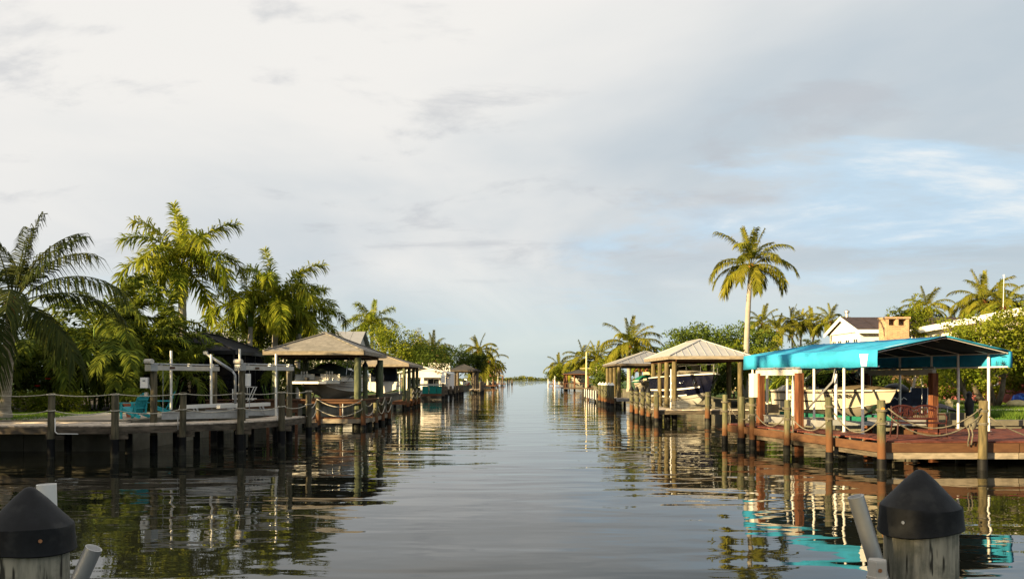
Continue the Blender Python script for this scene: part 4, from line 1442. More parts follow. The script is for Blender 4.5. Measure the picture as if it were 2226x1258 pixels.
# white crest patch; black strokes drawn as the rope lacing's shadow on the cloth
MB().add([cpt(-.052, .36, CE - .10), cpt(-.052, .74, CE - .10), cpt(-.052, .70, CE - .27), cpt(-.052, .66, CE - .46), cpt(-.052, .43, CE - .46), cpt(-.052, .40, CE - .27)], [(0, 1, 2, 3, 4, 5)]).build('white_patch', 'white_paint', can)
mk = MB()
for k in range(3):
    a = k * math.pi / 3 + .3
    c = cpt(CWid - .075, .22, CE - .36)
    d = V(cd_.x * math.cos(a), cd_.y * math.cos(a), math.sin(a)) * .09
    mk.beam(c - d, c + d, .006, .018)
mk.beam(cpt(CWid - .075, .12, CE - .14), cpt(CWid - .075, .32, CE - .14), .006, .018)
mk.beam(cpt(CWid - .075, .45, CE - .28), cpt(CWid - .075, .47, CE - .48), .006, .018)
mk.build('lacing_shadow', 'black_plastic', can)
# frame
for v in (0.75, 1.6, 3.1, 4.6, CLen - .5):
    for u in (.07, CWid - .07):
        if v == 1.6 and u > 1:
            v_ = 1.95
        else:
            v_ = v
        MB().cyl(cpt(u, v_, RZ), cpt(u, v_, CE - .03), .042, None, 10).build('pole', 'white_pvc', can, smooth=True)
        MB().cyl(cpt(u, v_, RZ), cpt(u, v_, RZ + .012), .09, None, 10).build('foot_plate', 'grey_metal', can)
for v in (0.05, .75, 1.8, 3.1, 4.6, CLen - .1):
    hip = HIP * max(0, (v - (CLen - 1.6)) / 1.6)
    MB().tube([cpt(.07, v, CE - .05), cpt(CWid / 2, v - hip, CR_ - .05), cpt(CWid - .07, v, CE - .05)], .014, 8).build('roof_bow', 'white_pvc', can, smooth=True)
for u, z in ((.07, CE - .05), (CWid - .07, CE - .05), (.07, CE - CV + .02), (CWid - .07, CE - CV + .02), (CWid / 2, CR_ - .06)):
    MB().cyl(cpt(u, .05, z), cpt(u, CLen - (1.0 if u == CWid / 2 else .1), z), .022, None, 8).build('rail', 'white_pvc', can, smooth=True)

# lift under the canopy
l2 = thing('boat_lift', 'boat lift with red-brown posts and white beams holding the cream bowrider', 'boat lift', (11, 27, 0))
LA0, LA1 = cpt(-.35, 3.3, 0), cpt(-.35, 5.6, 0)
LB0, LB1 = cpt(3.65, 1.9, 0), cpt(3.65, 5.0, 0)
lift_side(l2, LA0, LA1, 2.60, motor=False, pm='lift_wood', h=.19, near=.12)
lift_side(l2, LB0, LB1, 2.60, motor=False, pm='lift_wood', h=.19, near=.12)
MB().box(LA1 + cd_ * .15 + V(-.1, 0, 2.15), (.36, .3, .85), rz=.25).build('motor_cover', 'white_paint', l2)
for s in (.1, .9):
    a, b = LA0.lerp(LA1, s), LB0.lerp(LB1, s)
    for k in (-1, 1):
        MB().beam(a + V(0, 0, .98 + .12 * k), b + V(0, 0, .98 + .12 * k), .18, .02).build('beam_flange', 'aluminium', l2)
    MB().beam(a + V(0, 0, .98), b + V(0, 0, .98), .02, .218).build('beam_web', 'aluminium', l2)
for u in (1.15, 2.35):
    MB().beam(cpt(u, 2.0, 1.10), cpt(u, 6.6, 1.10), .16, .14).build('bunk', 'green_canvas', l2)
MB().beam(cpt(-.2, 2.0, .96), cpt(-.2, 6.6, .96), .1, .2).build('side_beam', 'aluminium', l2)
for v in (2.3, 4.6, 6.2):
    a = cpt(.3, v, 1.1)
    MB().cyl(a, V(a.x, a.y, 2.55), .05, None, 10).build('guide_pole', 'white_pvc', l2, smooth=True)
MB().tube([cpt(-.2, 3.0, 1.45), cpt(.1, 2.2, 2.3), cpt(.15, 2.1, 2.75)], .035, 8).build('brace_pipe', 'grey_metal', l2, smooth='all')
MB().box(cpt(.35, 6.1, 1.3), (.4, .5, .3), rz=.25).build('support_block', 'pale_wood', l2)


# ------------------------------------------------------------------ boats (local: bow +x, port +y, keel at z = 0)
def sections(L, B, D, p=2.3, rake=0.9, n=18, sheer=.1, chine=.34, deck_bow=0.02, cbow=.92):
    S = []
    for i in range(n):
        s = i / (n - 1)
        t = max(0, (s - .45) / .55)
        b = B / 2 * (1 - (1 - deck_bow) * t ** p) * (0.94 + .06 * min(1, s * 4))
        gz = D * (1 - sheer * .4 + sheer * s * 1.4)
        tc_ = max(0, (s - .35) / .65)
        cz = D * (chine + (cbow - chine) * tc_ ** 2.4)
        cb = b * (.93 - .42 * tc_)
        kz = D * min(.93, cbow) * max(0, (s - .7) / .3) ** 1.8
        xg, xk = s * L, s * L * rake
        xc = xk + (xg - xk) * (cz / gz)
        S.append(dict(x=xg, xk=xk, xc=xc, b=b, gz=gz, cz=cz, cb=cb, kz=min(kz, cz)))
    return S


def hull_point(q, side, f):
    """Point on the topside: f = 0 at the chine, 1 at the gunwale."""
    x = q['xc'] + (q['x'] - q['xc']) * f
    y = q['cb'] + (q['b'] - q['cb']) * (f ** .85)
    z = q['cz'] + (q['gz'] - q['cz']) * f
    return V(x, side * y, z)


def hull(t, S, top, bottom, rail='white_gel', stripes=()):
    fr = [0, .25, .5, .75, 1.0]
    h = MB()
    for side in (1, -1):
        rows = [[hull_point(q, side, f) for f in (fr if side < 0 else fr[::-1])] for q in S]
        h.grid(rows)
    q = S[0]
    tp = [hull_point(q, 1, f) for f in fr[::-1]] + [V(q['xk'], 0, q['kz'])] + [hull_point(q, -1, f) for f in fr]
    h.add(tp, [tuple(range(len(tp)))])
    o = h.build('hull', top, t, local=True, smooth=True)
    bt = MB()
    for side in (1, -1):
        rows = []
        for q in S:
            k = V(q['xk'], 0, q['kz'])
            c = hull_point(q, side, 0)
            r_ = [c, c.lerp(k, .5) + V(0, 0, -.02), k]
            rows.append(r_ if side > 0 else r_[::-1])
        bt.grid(rows)
    bt.build('hull_bottom', bottom, o, local=True, smooth=True)
    for side in (1, -1):
        MB().tube([hull_point(q, side, .97) + V(0, side * .02, 0) for q in S], .035, 6).build('rub_rail', rail, o, local=True, smooth='all')
        MB().tube([hull_point(q, side, .0) + V(0, side * .008, 0) for q in S[:-2]], .016, 6).build('chine_rail', top, o, local=True, smooth='all')
    for f0, f1, s0, s1, mat in stripes:
        for side in (1, -1):
            rows = []
            for q in S[int(s0 * (len(S) - 1)):int(s1 * (len(S) - 1)) + 1]:
                e = V(.006, side * .022, -.004)
                a, b = hull_point(q, side, f0) + e, hull_point(q, side, f1) + e
                rows.append([b, a] if side > 0 else [a, b])
            MB().grid(rows).build('stripe', mat, o, local=True, smooth='all')
    dk = MB()
    rows = []
    for q in S:
        rows.append([V(q['x'], q['b'] * (1 - 2 * j / 6), q['gz'] - .01 + .07 * q['b'] * (1 - (1 - 2 * j / 6) ** 2)) for j in range(7)])
    dk.grid(rows)
    dk.build('deck', rail, t, local=True, smooth='all')
    return o


def cover(t, S, mat, s0, s1, h, name='boat_cover', peak=.5, over=.03, drop=.1):
    """Canvas draped over the gunwales between two stations and peaked along the middle."""
    n = len(S)
    sel = S[int(s0 * (n - 1)):int(s1 * (n - 1)) + 1]
    rows = []
    for i, q in enumerate(sel):
        u = i / (len(sel) - 1)
        hh = h * (math.sin(math.pi * min(1, .12 + u * .8)) ** .7) if peak is None else h * max(.12, 1 - abs(u - peak) / max(peak, 1 - peak)) ** .8
        r_ = []
        for j in range(11):
            v = 1 - 2 * j / 10
            z = q['gz'] + .02 + hh * (1 - abs(v) ** 1.7) + .012 * math.sin(i * 2.1 + j)
            y = (q['b'] + over) * v
            if j in (0, 10):
                z -= drop
            r_.append(V(q['x'], y, z))
        rows.append(r_)
    return MB().grid(rows).build(name, mat, t, local=True, smooth='all')


def text_mesh(t, s, loc, rot, size, mat, name='lettering', mirror=False):
    cu = bpy.data.curves.new('lettering', 'FONT')
    cu.body = s
    cu.size = size
    cu.extrude = .001
    cu.offset = .007
    cu.resolution_u = 3
    tmp = bpy.data.objects.new('lettering_tmp', cu)
    me = bpy.data.meshes.new_from_object(tmp)
    bpy.data.objects.remove(tmp)
    me.materials.clear()
    o = link(name, me, mat, t)
    o.location = loc
    o.rotation_euler = rot
    return o


def outboard(t, x, y=0, z=.5, col='grey_metal', s=1.0):
    o = MB().lathe([(.14 * s, 0), (.2 * s, .1 * s), (.22 * s, .35 * s), (.19 * s, .55 * s), (.08 * s, .64 * s)], (x - .3 * s, y, z + .25), 14).build('outboard_motor', col, t, local=True, smooth='all')
    MB().hexa([V(x - .38 * s, y - .06, z - .75), V(x - .2 * s, y - .05, z - .75), V(x - .2 * s, y + .05, z - .75), V(x - .38 * s, y + .06, z - .75)],
              [V(x - .42 * s, y - .1, z + .27), V(x - .14 * s, y - .1, z + .27), V(x - .14 * s, y + .1, z + .27), V(x - .42 * s, y + .1, z + .27)]).build('motor_leg', col, o, local=True)
    MB().box((x - .08 * s, y, z + .18), (.2, .22, .3)).build('motor_bracket', 'black_plastic', o, local=True)
    MB().cyl((x - .52 * s, y, z - .62), (x - .16 * s, y, z - .62), .06, .05, 8).build('gear_case', col, o, local=True)
    pr = MB()
    for k in range(3):
        a = k * 2.094
        pr.beam((x - .55 * s, y, z - .62), (x - .55 * s, y + math.cos(a) * .17, z - .62 + math.sin(a) * .17), .09, .015, up=(1, .3, 0))
    pr.build('propeller', 'grey_metal', o, local=True)
    return o


BOATAZ = math.atan2(-6.8, 1.75)                       # along the canopy, bow to the camera

# cream bowrider on the right
L_, B_, D_ = 5.5, 2.25, .93
S = sections(L_, B_, D_, 2.8, .86, 22, .05, .28, cbow=.62)
stern = cpt(2.1, 7.2, 1.05)
bw = thing('bowrider_boat', 'cream bowrider with registration letters on its bow under the turquoise canopy', 'boat', stern, BOATAZ)
hl = hull(bw, S, 'cream_gel', 'cream_gel', 'cream_gel', ((.40, .47, .06, .72, 'dark_stripe'), (.84, .90, .03, .93, 'dark_stripe')))
cover(bw, S, 'tan_canvas', .60, .97, .16, 'bow_cover', .3, -.06, 0)
# swept windscreen
for side in (1, -1):
    g = MB()
    lo = [V(L_ * .40, side * .98, D_ + .02), V(L_ * .52, side * .95, D_ + .05), V(L_ * .62, side * .62, D_ + .14), V(L_ * .66, side * .02, D_ + .16)]
    hi = [V(L_ * .36, side * .88, D_ + .38), V(L_ * .45, side * .84, D_ + .52), V(L_ * .53, side * .55, D_ + .58), V(L_ * .56, side * .02, D_ + .60)]
    g.grid([lo, hi])
    pn = g.build('windscreen', 'windscreen', bw, local=True)
    MB().tube(hi, .02, 6).build('windscreen_frame', 'black_plastic', pn, local=True)
    for a, b in zip(lo[:3], hi[:3]):
        MB().tube([a, b], .017, 6).build('windscreen_post', 'black_plastic', pn, local=True)
arch = MB()
arch.tube([V(L_ * .30, 1.0, D_), V(L_ * .22, .96, D_ + .72), V(L_ * .20, .6, D_ + .86), V(L_ * .20, -.6, D_ + .86), V(L_ * .22, -.96, D_ + .72), V(L_ * .30, -1.0, D_)], .03, 8)
arch.build('tower_arch', 'chrome', bw, local=True, smooth='all')
MB().hexa([V(.3, -.98, D_ + .0), V(1.9, -.9, D_ + .0), V(1.9, .9, D_ + .0), V(.3, .98, D_ + .0)], [V(.45, -.8, D_ + .16), V(1.8, -.72, D_ + .20), V(1.8, .72, D_ + .20), V(.45, .8, D_ + .16)]).build('sun_pad', 'cream_gel', bw, local=True)
MB().beam((1.5, -.92, D_ + .12), (2.9, -.84, D_ + .80), .14, .07).build('folded_bimini', 'pale_blue_canvas', bw, local=True)
MB().beam((1.5, .92, D_ + .12), (2.9, .84, D_ + .80), .14, .07).build('folded_bimini', 'pale_blue_canvas', bw, local=True)
MB().box((-.22, 0, .42), (.5, 1.9, .06)).build('swim_platform', 'cream_gel', bw, local=True)
MB().lathe([(.01, -.07), (.06, -.05), (.07, 0), (.06, .05), (.01, .07)], (1.55, -1.13, D_ * .72), 10).build('vent', 'black_plastic', bw, local=True, smooth='all')
for s_ in (.70, .86):
    q = S[int(s_ * 21)]
    for side in (-1, 1):
        MB().box((q['x'], side * (q['b'] - .05), q['gz'] + .03), (.14, .03, .03)).build('cleat', 'chrome', bw, local=True)
# registration letters on the canal-side bow, proud of the hull
q0, q1 = S[14], S[17]
a, b = hull_point(q0, -1, .62), hull_point(q1, -1, .62)
ex = (b - a).normalized()
upv = (hull_point(q0, -1, .8) - hull_point(q0, -1, .58)).normalized()
nz_ = ex.cross(upv).normalized()
upv = nz_.cross(ex)
Mx = Matrix((ex, upv, nz_)).transposed()
text_mesh(bw, 'FL 858 NN', a + nz_ * .07 - ex * .12, Mx.to_euler(), .20, 'letter_black')

# navy cruiser under the silver roof
L_, B_, D_ = 7.0, 2.75, 1.65
S = sections(L_, B_, D_, 2.5, .86, 22, .10, .26, cbow=.5)
nb = thing('cabin_cruiser', 'dark navy cabin cruiser with white stripe on the lift under the silver roof', 'boat', V(9.9, 50.1, .86), math.atan2(-6.6, 1.1))
hl = hull(nb, S, 'navy_gel', 'white_gel', 'white_gel', ((.30, .37, 0, .95, 'white_gel'), (.0, .06, 0, .8, 'white_gel')))
MB().grid([[V(L_ * .50, y, D_ * 1.03), V(L_ * .62, y * .9, D_ * 1.10 + .18), V(L_ * .8, y * .6, D_ * 1.09 + .12), V(L_ * .93, y * .25, D_ * 1.08)] for y in (-1.1, -.6, 0, .6, 1.1)]).build('foredeck', 'white_gel', nb, local=True, smooth='all')
for side in (1, -1):
    rl = [V(L_ * .56, side * 1.15, D_ * 1.05), V(L_ * .58, side * 1.13, D_ * 1.05 + .48), V(L_ * .75, side * .92, D_ * 1.07 + .5), V(L_ * .9, side * .5, D_ * 1.09 + .5), V(L_ * .985, side * .02, D_ * 1.1 + .5)]
    ro = MB().tube(rl, .016, 6).build('bow_rail', 'chrome', nb, local=True, smooth='all')
    for p in rl[1:]:
        MB().tube([p, V(p.x, p.y, D_ * 1.08)], .013, 5).build('stanchion', 'chrome', ro, local=True)
    lo = [V(L_ * .34, side * 1.2, D_ + .04), V(L_ * .46, side * 1.1, D_ + .12), V(L_ * .55, side * .6, D_ + .26), V(L_ * .57, side * .01, D_ + .28)]
    hi = [V(L_ * .32, side * 1.05, D_ + .5), V(L_ * .40, side * .98, D_ + .66), V(L_ * .47, side * .5, D_ + .72), V(L_ * .485, side * .01, D_ + .73)]
    pn = MB().grid([lo, hi]).build('windscreen', 'windscreen', nb, local=True)
    MB().tube(hi, .022, 6).build('windscreen_frame', 'white_gel', pn, local=True)
for s_, f in ((15, .62),):
    c = hull_point(S[s_], -1, f)
    MB().lathe([(.02, -.05), (.13, -.03), (.15, 0), (.13, .03), (.02, .05)], c + V(.02, -.03, 0), 12).build('anchor_light', 'chrome', nb, local=True, smooth='all')
c = hull_point(S[18], -1, .6)
an = MB().tube([c + V(0, -.05, .22), c + V(0, -.05, -.05)], .025, 6).build('anchor', 'chrome', nb, local=True)
MB().tube([c + V(-.16, -.05, .02), c + V(-.08, -.06, -.1), c + V(0, -.06, -.13), c + V(.08, -.06, -.1), c + V(.16, -.05, .02)], .03, 6).build('fluke', 'chrome', an, local=True, smooth='all')
for s_ in (10, 12):
    c = hull_point(S[s_], -1, .62)
    MB().tube([c + V(-.12, -.02, .02), c + V(0, -.03, -.03), c + V(.12, -.02, .02)], .025, 6).build('fairlead', 'chrome', nb, local=True, smooth='all')
cover(nb, S, 'tan_canvas', .08, .34, .75, 'cockpit_cover', .7, .0, .02)
for x in (.6, 3.6):
    MB().box((x, 0, -.08), (.25, 2.6, .14)).build('cradle_bunk', 'aluminium', nb, local=True)

# deck boat with green cover (left boathouse): blunt wide bow platform towards the camera
L_, B_, D_ = 5.8, 2.5, .95
S = sections(L_, B_, D_, 3.6, .86, 20, .02, .42, .55)
db = thing('deck_boat', 'cream deck boat with dark green cover and bimini under the tan shingled roof', 'boat', V(-9.2, 44.4, 1.32), math.atan2(-6.0, -.75))
hull(db, S, 'white_gel', 'hull_bottom', 'white_gel', ((.35, .39, 0, .8, 'dark_stripe'), (.62, .65, 0, .85, 'dark_stripe')))
MB().prism([(L_ * .80, -1.15), (L_ * 1.06, -1.0), (L_ * 1.10, -.7), (L_ * 1.10, .7), (L_ * 1.06, 1.0), (L_ * .80, 1.15)], D_ * .86, D_ * .98).build('bow_platform', 'white_gel', db, local=True)
for side in (1, -1):
    rows = []
    for i in range(6):
        x = L_ * (.02 + .78 * i / 5)
        rows.append([V(x, side * 1.2, D_ * .98), V(x, side * 1.22, D_ + .34 - .02 * i)])
    MB().grid(rows if side < 0 else [r_[::-1] for r_ in rows]).build('side_coaming', 'white_gel', db, local=True, smooth='all')
    fx = L_ * .80
    MB().box((fx, side * .66, D_ + .16), (.06, 1.0, .36)).build('front_panel', 'white_gel', db, local=True)
    for k in range(3):
        MB().cyl((fx + .12, side * .66 + (k - 1) * .14, D_ + .1), (fx + .10, side * .66 + (k - 1) * .14, D_ + .48), .04, None, 8).build('rod_holder', 'white_pvc', db, local=True)
    g = hull_point(S[10], side, .85)
    MB().tube([V(L_ * (.45 + .06 * k), side * (1.235), D_ + .06 + .16 * math.sin(k * 1.1)) for k in range(6)], .014, 5).build('swoosh', 'dark_stripe', db, local=True, smooth='all')
rows = []
for i in range(13):
    u = i / 12
    x = L_ * (.03 + .80 * u)
    hh = .62 * (1 - abs(u - .62) / .62) ** .8 + .04 if u < .62 else .62 * (1 - (u - .62) / .38) ** .9 + .06
    rows.append([V(x, 1.27 * v, D_ + .33 + max(.0, hh) * (1 - abs(v) ** 1.5) - (.13 if abs(v) > .99 else 0) + .01 * math.sin(3 * i + 9 * v)) for v in (1, .8, .6, .35, 0, -.35, -.6, -.8, -1)])
MB().grid(rows).build('boat_cover', 'olive_canvas', db, local=True, smooth='all')
bim = MB().grid([[V(L_ * (.28 + .30 * u), y, D_ + 1.42 + .08 * math.sin(math.pi * u) - .12 * abs(y)) for u in (0, .25, .5, .75, 1)] for y in (1.15, .6, 0, -.6, -1.15)]).build('bimini_top', 'navy_canvas', db, local=True, smooth='all')
for side in (1, -1):
    for x0, x1 in ((.55, .30), (.40, .57), (.66, .57)):
        MB().tube([V(L_ * x0, side * 1.2, D_ + .3), V(L_ * x1, side * 1.13, D_ + 1.3)], .016, 6).build('bimini_pole', 'chrome', bim, local=True)
tm = MB().cyl((L_ * 1.02, -.05, D_ * 1.0), (L_ * 1.12, -.05, D_ * .78), .05, None, 8).build('trolling_motor', 'black_plastic', db, local=True)
MB().box((L_ * 1.02, -.05, D_ * 1.12), (.3, .13, .13)).build('motor_head', 'black_plastic', tm, local=True)
MB().tube([V(L_ * .9, 1.0, D_), V(L_ * .9, 1.0, D_ + .2), V(L_ * .99, .9, D_ + .2), V(L_ * .99, .9, D_)], .015, 5).build('hand_rail', 'chrome', db, local=True)
outboard(db, 0, 0, .75, 'white_gel')
for x in (1.0, 3.4):
    MB().box((x, 0, -.06), (.22, 2.7, .12)).build('cradle_bunk', 'aluminium', db, local=True)

# curtained boat with outboard (second boathouse, left): stern to the camera
L_, B_, D_ = 6.2, 2.6, 1.0
S = sections(L_, B_, D_, 2.4, .88, 16, .08, .36)
ob = thing('outboard_boat', 'white boat with black canvas curtain and grey outboard in the second left boathouse', 'boat', V(-10.5, 63.6, 1.15), math.atan2(6.0, -.3))
hull(ob, S, 'white_gel', 'hull_bottom', 'white_gel', ((.40, .52, 0, .9, 'dark_stripe'),))
outboard(ob, 0, 0, .72, 'grey_metal', 1.2)
MB().hexa([V(.7, -1.15, D_), V(3.4, -1.05, D_), V(3.4, 1.05, D_), V(.7, 1.15, D_)], [V(1.0, -1.0, D_ + 1.1), V(3.0, -.95, D_ + 1.15), V(3.0, .95, D_ + 1.15), V(1.0, 1.0, D_ + 1.1)]).build('canvas_curtain', 'navy_canvas', ob, local=True)
bt_ = MB().grid([[V(.4 + 3.2 * u, y, D_ + 1.5 + .1 * math.sin(math.pi * u) - .1 * abs(y)) for u in (0, .25, .5, .75, 1)] for y in (1.15, .5, -.5, -1.15)]).build('bimini_top', 'navy_canvas', ob, local=True, smooth='all')
for side in (1, -1):
    for x0, x1 in ((1.4, .5), (2.2, 3.4)):
        MB().tube([V(x0, side * 1.2, D_), V(x1, side * 1.12, D_ + 1.42)], .02, 6).build('bimini_pole', 'chrome', bt_, local=True)

# boat under the grey metal roof with green cover
L_, B_, D_ = 5.6, 2.3, 1.0
S = sections(L_, B_, D_, 2.4, .88, 16, .08, .36)
gb = thing('covered_boat', 'small white boat under a bright green cover beneath the grey metal roof', 'boat', V(12.6, 73.0, 1.15), math.atan2(-5.6, -1.4))
hull(gb, S, 'cream_gel', 'hull_bottom', 'white_gel', ((.3, .36, 0, .9, 'dark_stripe'),))
cover(gb, S, 'green_canvas', .0, .95, .55, 'boat_cover', None, .05, .16)
outboard(gb, 0, 0, .7, 'black_plastic')
for x in (.8, 3.6):
    MB().box((x, 0, -.06), (.22, 2.6, .12)).build('cradle_bunk', 'aluminium', gb, local=True)

# far boat, bow on
L_, B_, D_ = 6.4, 3.2, 1.9
S = sections(L_, B_, D_, 2.4, .85, 14, .1, .32)
fb = thing('moored_boat', 'tan boat bow on under the small brown boathouse far along the right bank', 'boat', V(13.6, 162.5, .9), math.atan2(-6.4, -.1))
hull(fb, S, 'hull_bottom', 'hull_bottom', 'white_gel', ((.5, .58, 0, .95, 'dark_stripe'),))
cover(fb, S, 'navy_canvas', .1, .8, .6, 'boat_cover', .4, .02, .1)


def jetski(label, loc, rz, body):
    t = thing('jet_ski', label, 'jet ski', loc, rz, 'jet skis on the far dock')
    S = sections(2.9, 1.1, .55, 2.2, .85, 10, .1, .4)
    hull(t, S, body, 'white_gel', 'white_gel')
    MB().hexa([V(.2, -.25, .5), V(1.7, -.22, .5), V(1.7, .22, .5), V(.2, .25, .5)], [V(.3, -.18, .85), V(1.3, -.16, .8), V(1.3, .16, .8), V(.3, .18, .85)]).build('saddle', 'black_plastic', t, local=True)
    MB().hexa([V(1.5, -.3, .5), V(2.5, -.2, .5), V(2.5, .2, .5), V(1.5, .3, .5)], [V(1.6, -.2, 1.05), V(1.9, -.12, 1.0), V(1.9, .12, 1.0), V(1.6, .2, 1.05)]).build('cowl', body, t, local=True)
    MB().tube([V(1.55, -.35, 1.12), V(1.65, 0, 1.05), V(1.55, .35, 1.12)], .025, 6).build('handlebar', 'black_plastic', t, local=True)


jetski('white jet ski on the lift under the dark grey boathouse roof', V(-8.0, 130, 1.3), R(80), 'white_gel')
jetski('red and white jet ski deeper under the dark grey boathouse roof', V(-7.6, 134, 1.2), R(100), 'bench_red')


# ------------------------------------------------------------------ houses
def house_box(t, x0, x1, y0, y1, z0, z1, mat, name='wall'):
    MB().box(((x0 + x1) / 2, (y0 + y1) / 2, (z0 + z1) / 2), (x1 - x0, y1 - y0, z1 - z0)).build(name, mat, t)


def window(t, c, w, h, face, mat='pane', frame='white_paint'):
    """face: 'x-' or 'y-', the direction it looks."""
    c = Vector(c)
    if face == 'y-':
        ux, nn = V(1, 0, 0), V(0, -1, 0)
    else:
        ux, nn = V(0, -1, 0), V(-1, 0, 0)
    uz = V(0, 0, 1)
    fr = MB()
    for s in (-1, 1):
        fr.beam(c + ux * s * w / 2 + nn * .02 - uz * h / 2, c + ux * s * w / 2 + nn * .02 + uz * h / 2, .09, .09, up=nn)
        fr.beam(c + uz * s * h / 2 + nn * .02 - ux * w / 2, c + uz * s * h / 2 + nn * .02 + ux * w / 2, .08, .09, up=nn)
    fo = fr.build('window_frame', frame, t)
    MB().beam(c + nn * .012 - ux * w / 2, c + nn * .012 + ux * w / 2, .02, h).build('pane', mat, fo)
    MB().beam(c + nn * .03 - uz * h / 2, c + nn * .03 + uz * h / 2, .04, .03, up=nn).build('mullion', frame, fo)


# white house with solar roof
X, Y0, Y1, EZ, RZZ = 28.2, 64.6, 71.5, 6.35, 7.65
hs = thing('white_house', 'white house with dark panelled gable roof behind the turquoise canopy', 'house', (33, 68, LZ))
house_box(hs, X + .5, 46, Y0 + .6, Y1 - .6, LZ, EZ - .1, 'white_stucco')
ym = (Y0 + Y1) / 2
gable = MB()
gable.slab([V(X + .5, Y1 - .6, EZ - .1), V(X + .5, Y0 + .6, EZ - .1), V(X + .5, ym, RZZ - .15)], -.2)
gable.build('gable_wall', 'white_stucco', hs)
for k in range(10):
    a, b = X + 18 * k / 10, X + 18 * (k + 1) / 10 - .05
    MB().slab([V(a, Y0, EZ), V(b, Y0, EZ), V(b, ym, RZZ), V(a, ym, RZZ)], .1).build('roof_panel', 'white_paint' if k < 0 else 'brown_roof', hs)
MB().slab([V(X, ym, RZZ), V(X + 18, ym, RZZ), V(X + 18, Y1, EZ), V(X, Y1, EZ)], .1).build('roof_slope', 'brown_roof', hs)
MB().beam((X, Y0 - .03, EZ - .12), (X + 18, Y0 - .03, EZ - .12), .05, .3).build('fascia_board', 'white_paint', hs)
MB().slab([V(X - .02, Y0, EZ + .02), V(X - .02, ym, RZZ + .03), V(X - .02, ym, RZZ - .3), V(X - .02, Y0, EZ - .3)], .06).build('barge_board', 'white_paint', hs)
MB().slab([V(X - .02, ym, RZZ + .03), V(X - .02, Y1, EZ + .02), V(X - .02, Y1, EZ - .3), V(X - .02, ym, RZZ - .3)], .06).build('barge_board', 'white_paint', hs)
for y in (66, 67.6, 69.2, 70.4):
    window(hs, (X + .5, y, 4.9), .9, 1.6, 'x-')
for x in (30, 32.4, 35, 38):
    window(hs, (x, Y0 + .6, 4.7), 1.2, 1.5, 'y-')
    window(hs, (x, Y0 + .6, 2.4), 1.2, 1.3, 'y-')
for k in range(12):
    MB().beam((X + .45, Y0 + .57, 1.2 + k * .25), (46, Y0 + .57, 1.2 + k * .25), .05, .03).build('siding_board', 'white_paint', hs)
vn = MB().lathe([(.12, 0), (.12, .35), (.22, .4), (.22, .55), (.05, .65)], (X + .6, ym, RZZ - .02), 10).build('roof_vent', 'grey_metal', hs)
# brick chimney
ch = thing('brick_chimney', 'broad brick chimney with openings near its top beside the white house', 'chimney', (26.0, 54.5, LZ))
house_box(ch, 25.45, 27.0, 53.8, 54.9, LZ, 6.0, 'chimney_brick', 'stack')
for c_, s_ in (((26.12, 53.79, 6.35), (1.65, .14, .5)),):
    pass
for x0, x1 in ((25.45, 25.62), (26.12, 26.28), (26.83, 27.0)):
    house_box(ch, x0, x1, 53.8, 54.9, 6.0, 6.45, 'chimney_brick', 'pier')
house_box(ch, 25.38, 27.07, 53.72, 54.98, 6.45, 6.58, 'chimney_brick', 'cap')
# low roofed house with white band over pink walls, its long side to the canal
ph = thing('pink_house', 'pink walled house with a white band and long white roof edge on the right', 'house', (29, 52, LZ))
pA, pB = V(30.6, 60, 0), V(27.2, 41.5, 0)
dd = (pB - pA).normalized()
ss = V(-dd.y, dd.x, 0)
if ss.x < 0:
    ss = -ss
for (z0, z1, mt, o) in ((LZ, 4.0, 'pink_stucco', 0), (4.0, 6.0, 'white_stucco', -.02)):
    q = [pA + ss * (.6 + o), pB + ss * (.6 + o), pB + ss * 9, pA + ss * 9]
    MB().prism([(p.x, p.y) for p in q], z0, z1).build('wall', mt, ph)
for k in range(7):
    MB().beam(pA + ss * .57 + V(0, 0, 1.25 + k * .38), pB + ss * .57 + V(0, 0, 1.25 + k * .38), .05, .035).build('siding_board', 'pink_stucco', ph)
q = [pA - dd * .4, pB + dd * .4, pB + dd * .4 + ss * 9.5, pA - dd * .4 + ss * 9.5]
MB().prism([(p.x, p.y) for p in q], 6.02, 6.14).build('roof_slab', 'white_paint', ph)
MB().beam(q[0] - ss * .03 + V(0, 0, 6.0), q[1] - ss * .03 + V(0, 0, 6.0), .06, .42).build('fascia_board', 'white_paint', ph)
ang = math.atan2(ss.y, ss.x)
for s_ in (.22, .42, .68):
    c = pA.lerp(pB, s_) + ss * .58 + V(0, 0, 2.6)
    wf = MB()
    for k in (-1, 1):
        wf.beam(c + dd * k * .5 + V(0, 0, -.6), c + dd * k * .5 + V(0, 0, .6), .08, .08, up=ss)
        wf.beam(c - dd * .5 + V(0, 0, .6 * k), c + dd * .5 + V(0, 0, .6 * k), .08, .08, up=ss)
    fo = wf.build('window_frame', 'white_paint', ph)
    MB().beam(c - dd * .48, c + dd * .48, .03, 1.16).build('pane', 'pane', fo)

# terracotta roofed house behind the grey metal boathouse
th_ = thing('tile_house', 'yellow house with terracotta tiled hip roof behind the grey metal boathouse', 'house', (23, 92, LZ))
house_box(th_, 16.4, 28, 90, 99, LZ, 3.9, 'yellow_stucco')
hip_roof(th_, 15.6, 28.8, 89.2, 99.8, 3.9, 6.3, 'clay_tile', 'clay_tile')
hip_roof(th_, 13.6, 19.5, 85.8, 89.1, 3.3, 4.3, 'clay_tile', 'clay_tile')
for x in (14.0, 16.6, 19.1):
    house_box(th_, x - .15, x + .15, 86.1, 86.4, LZ, 3.2, 'yellow_stucco', 'column')
for x in (17.8, 20.5, 23.2, 26):
    window(th_, (x, 90, 2.4), 1.3, 1.5, 'y-')
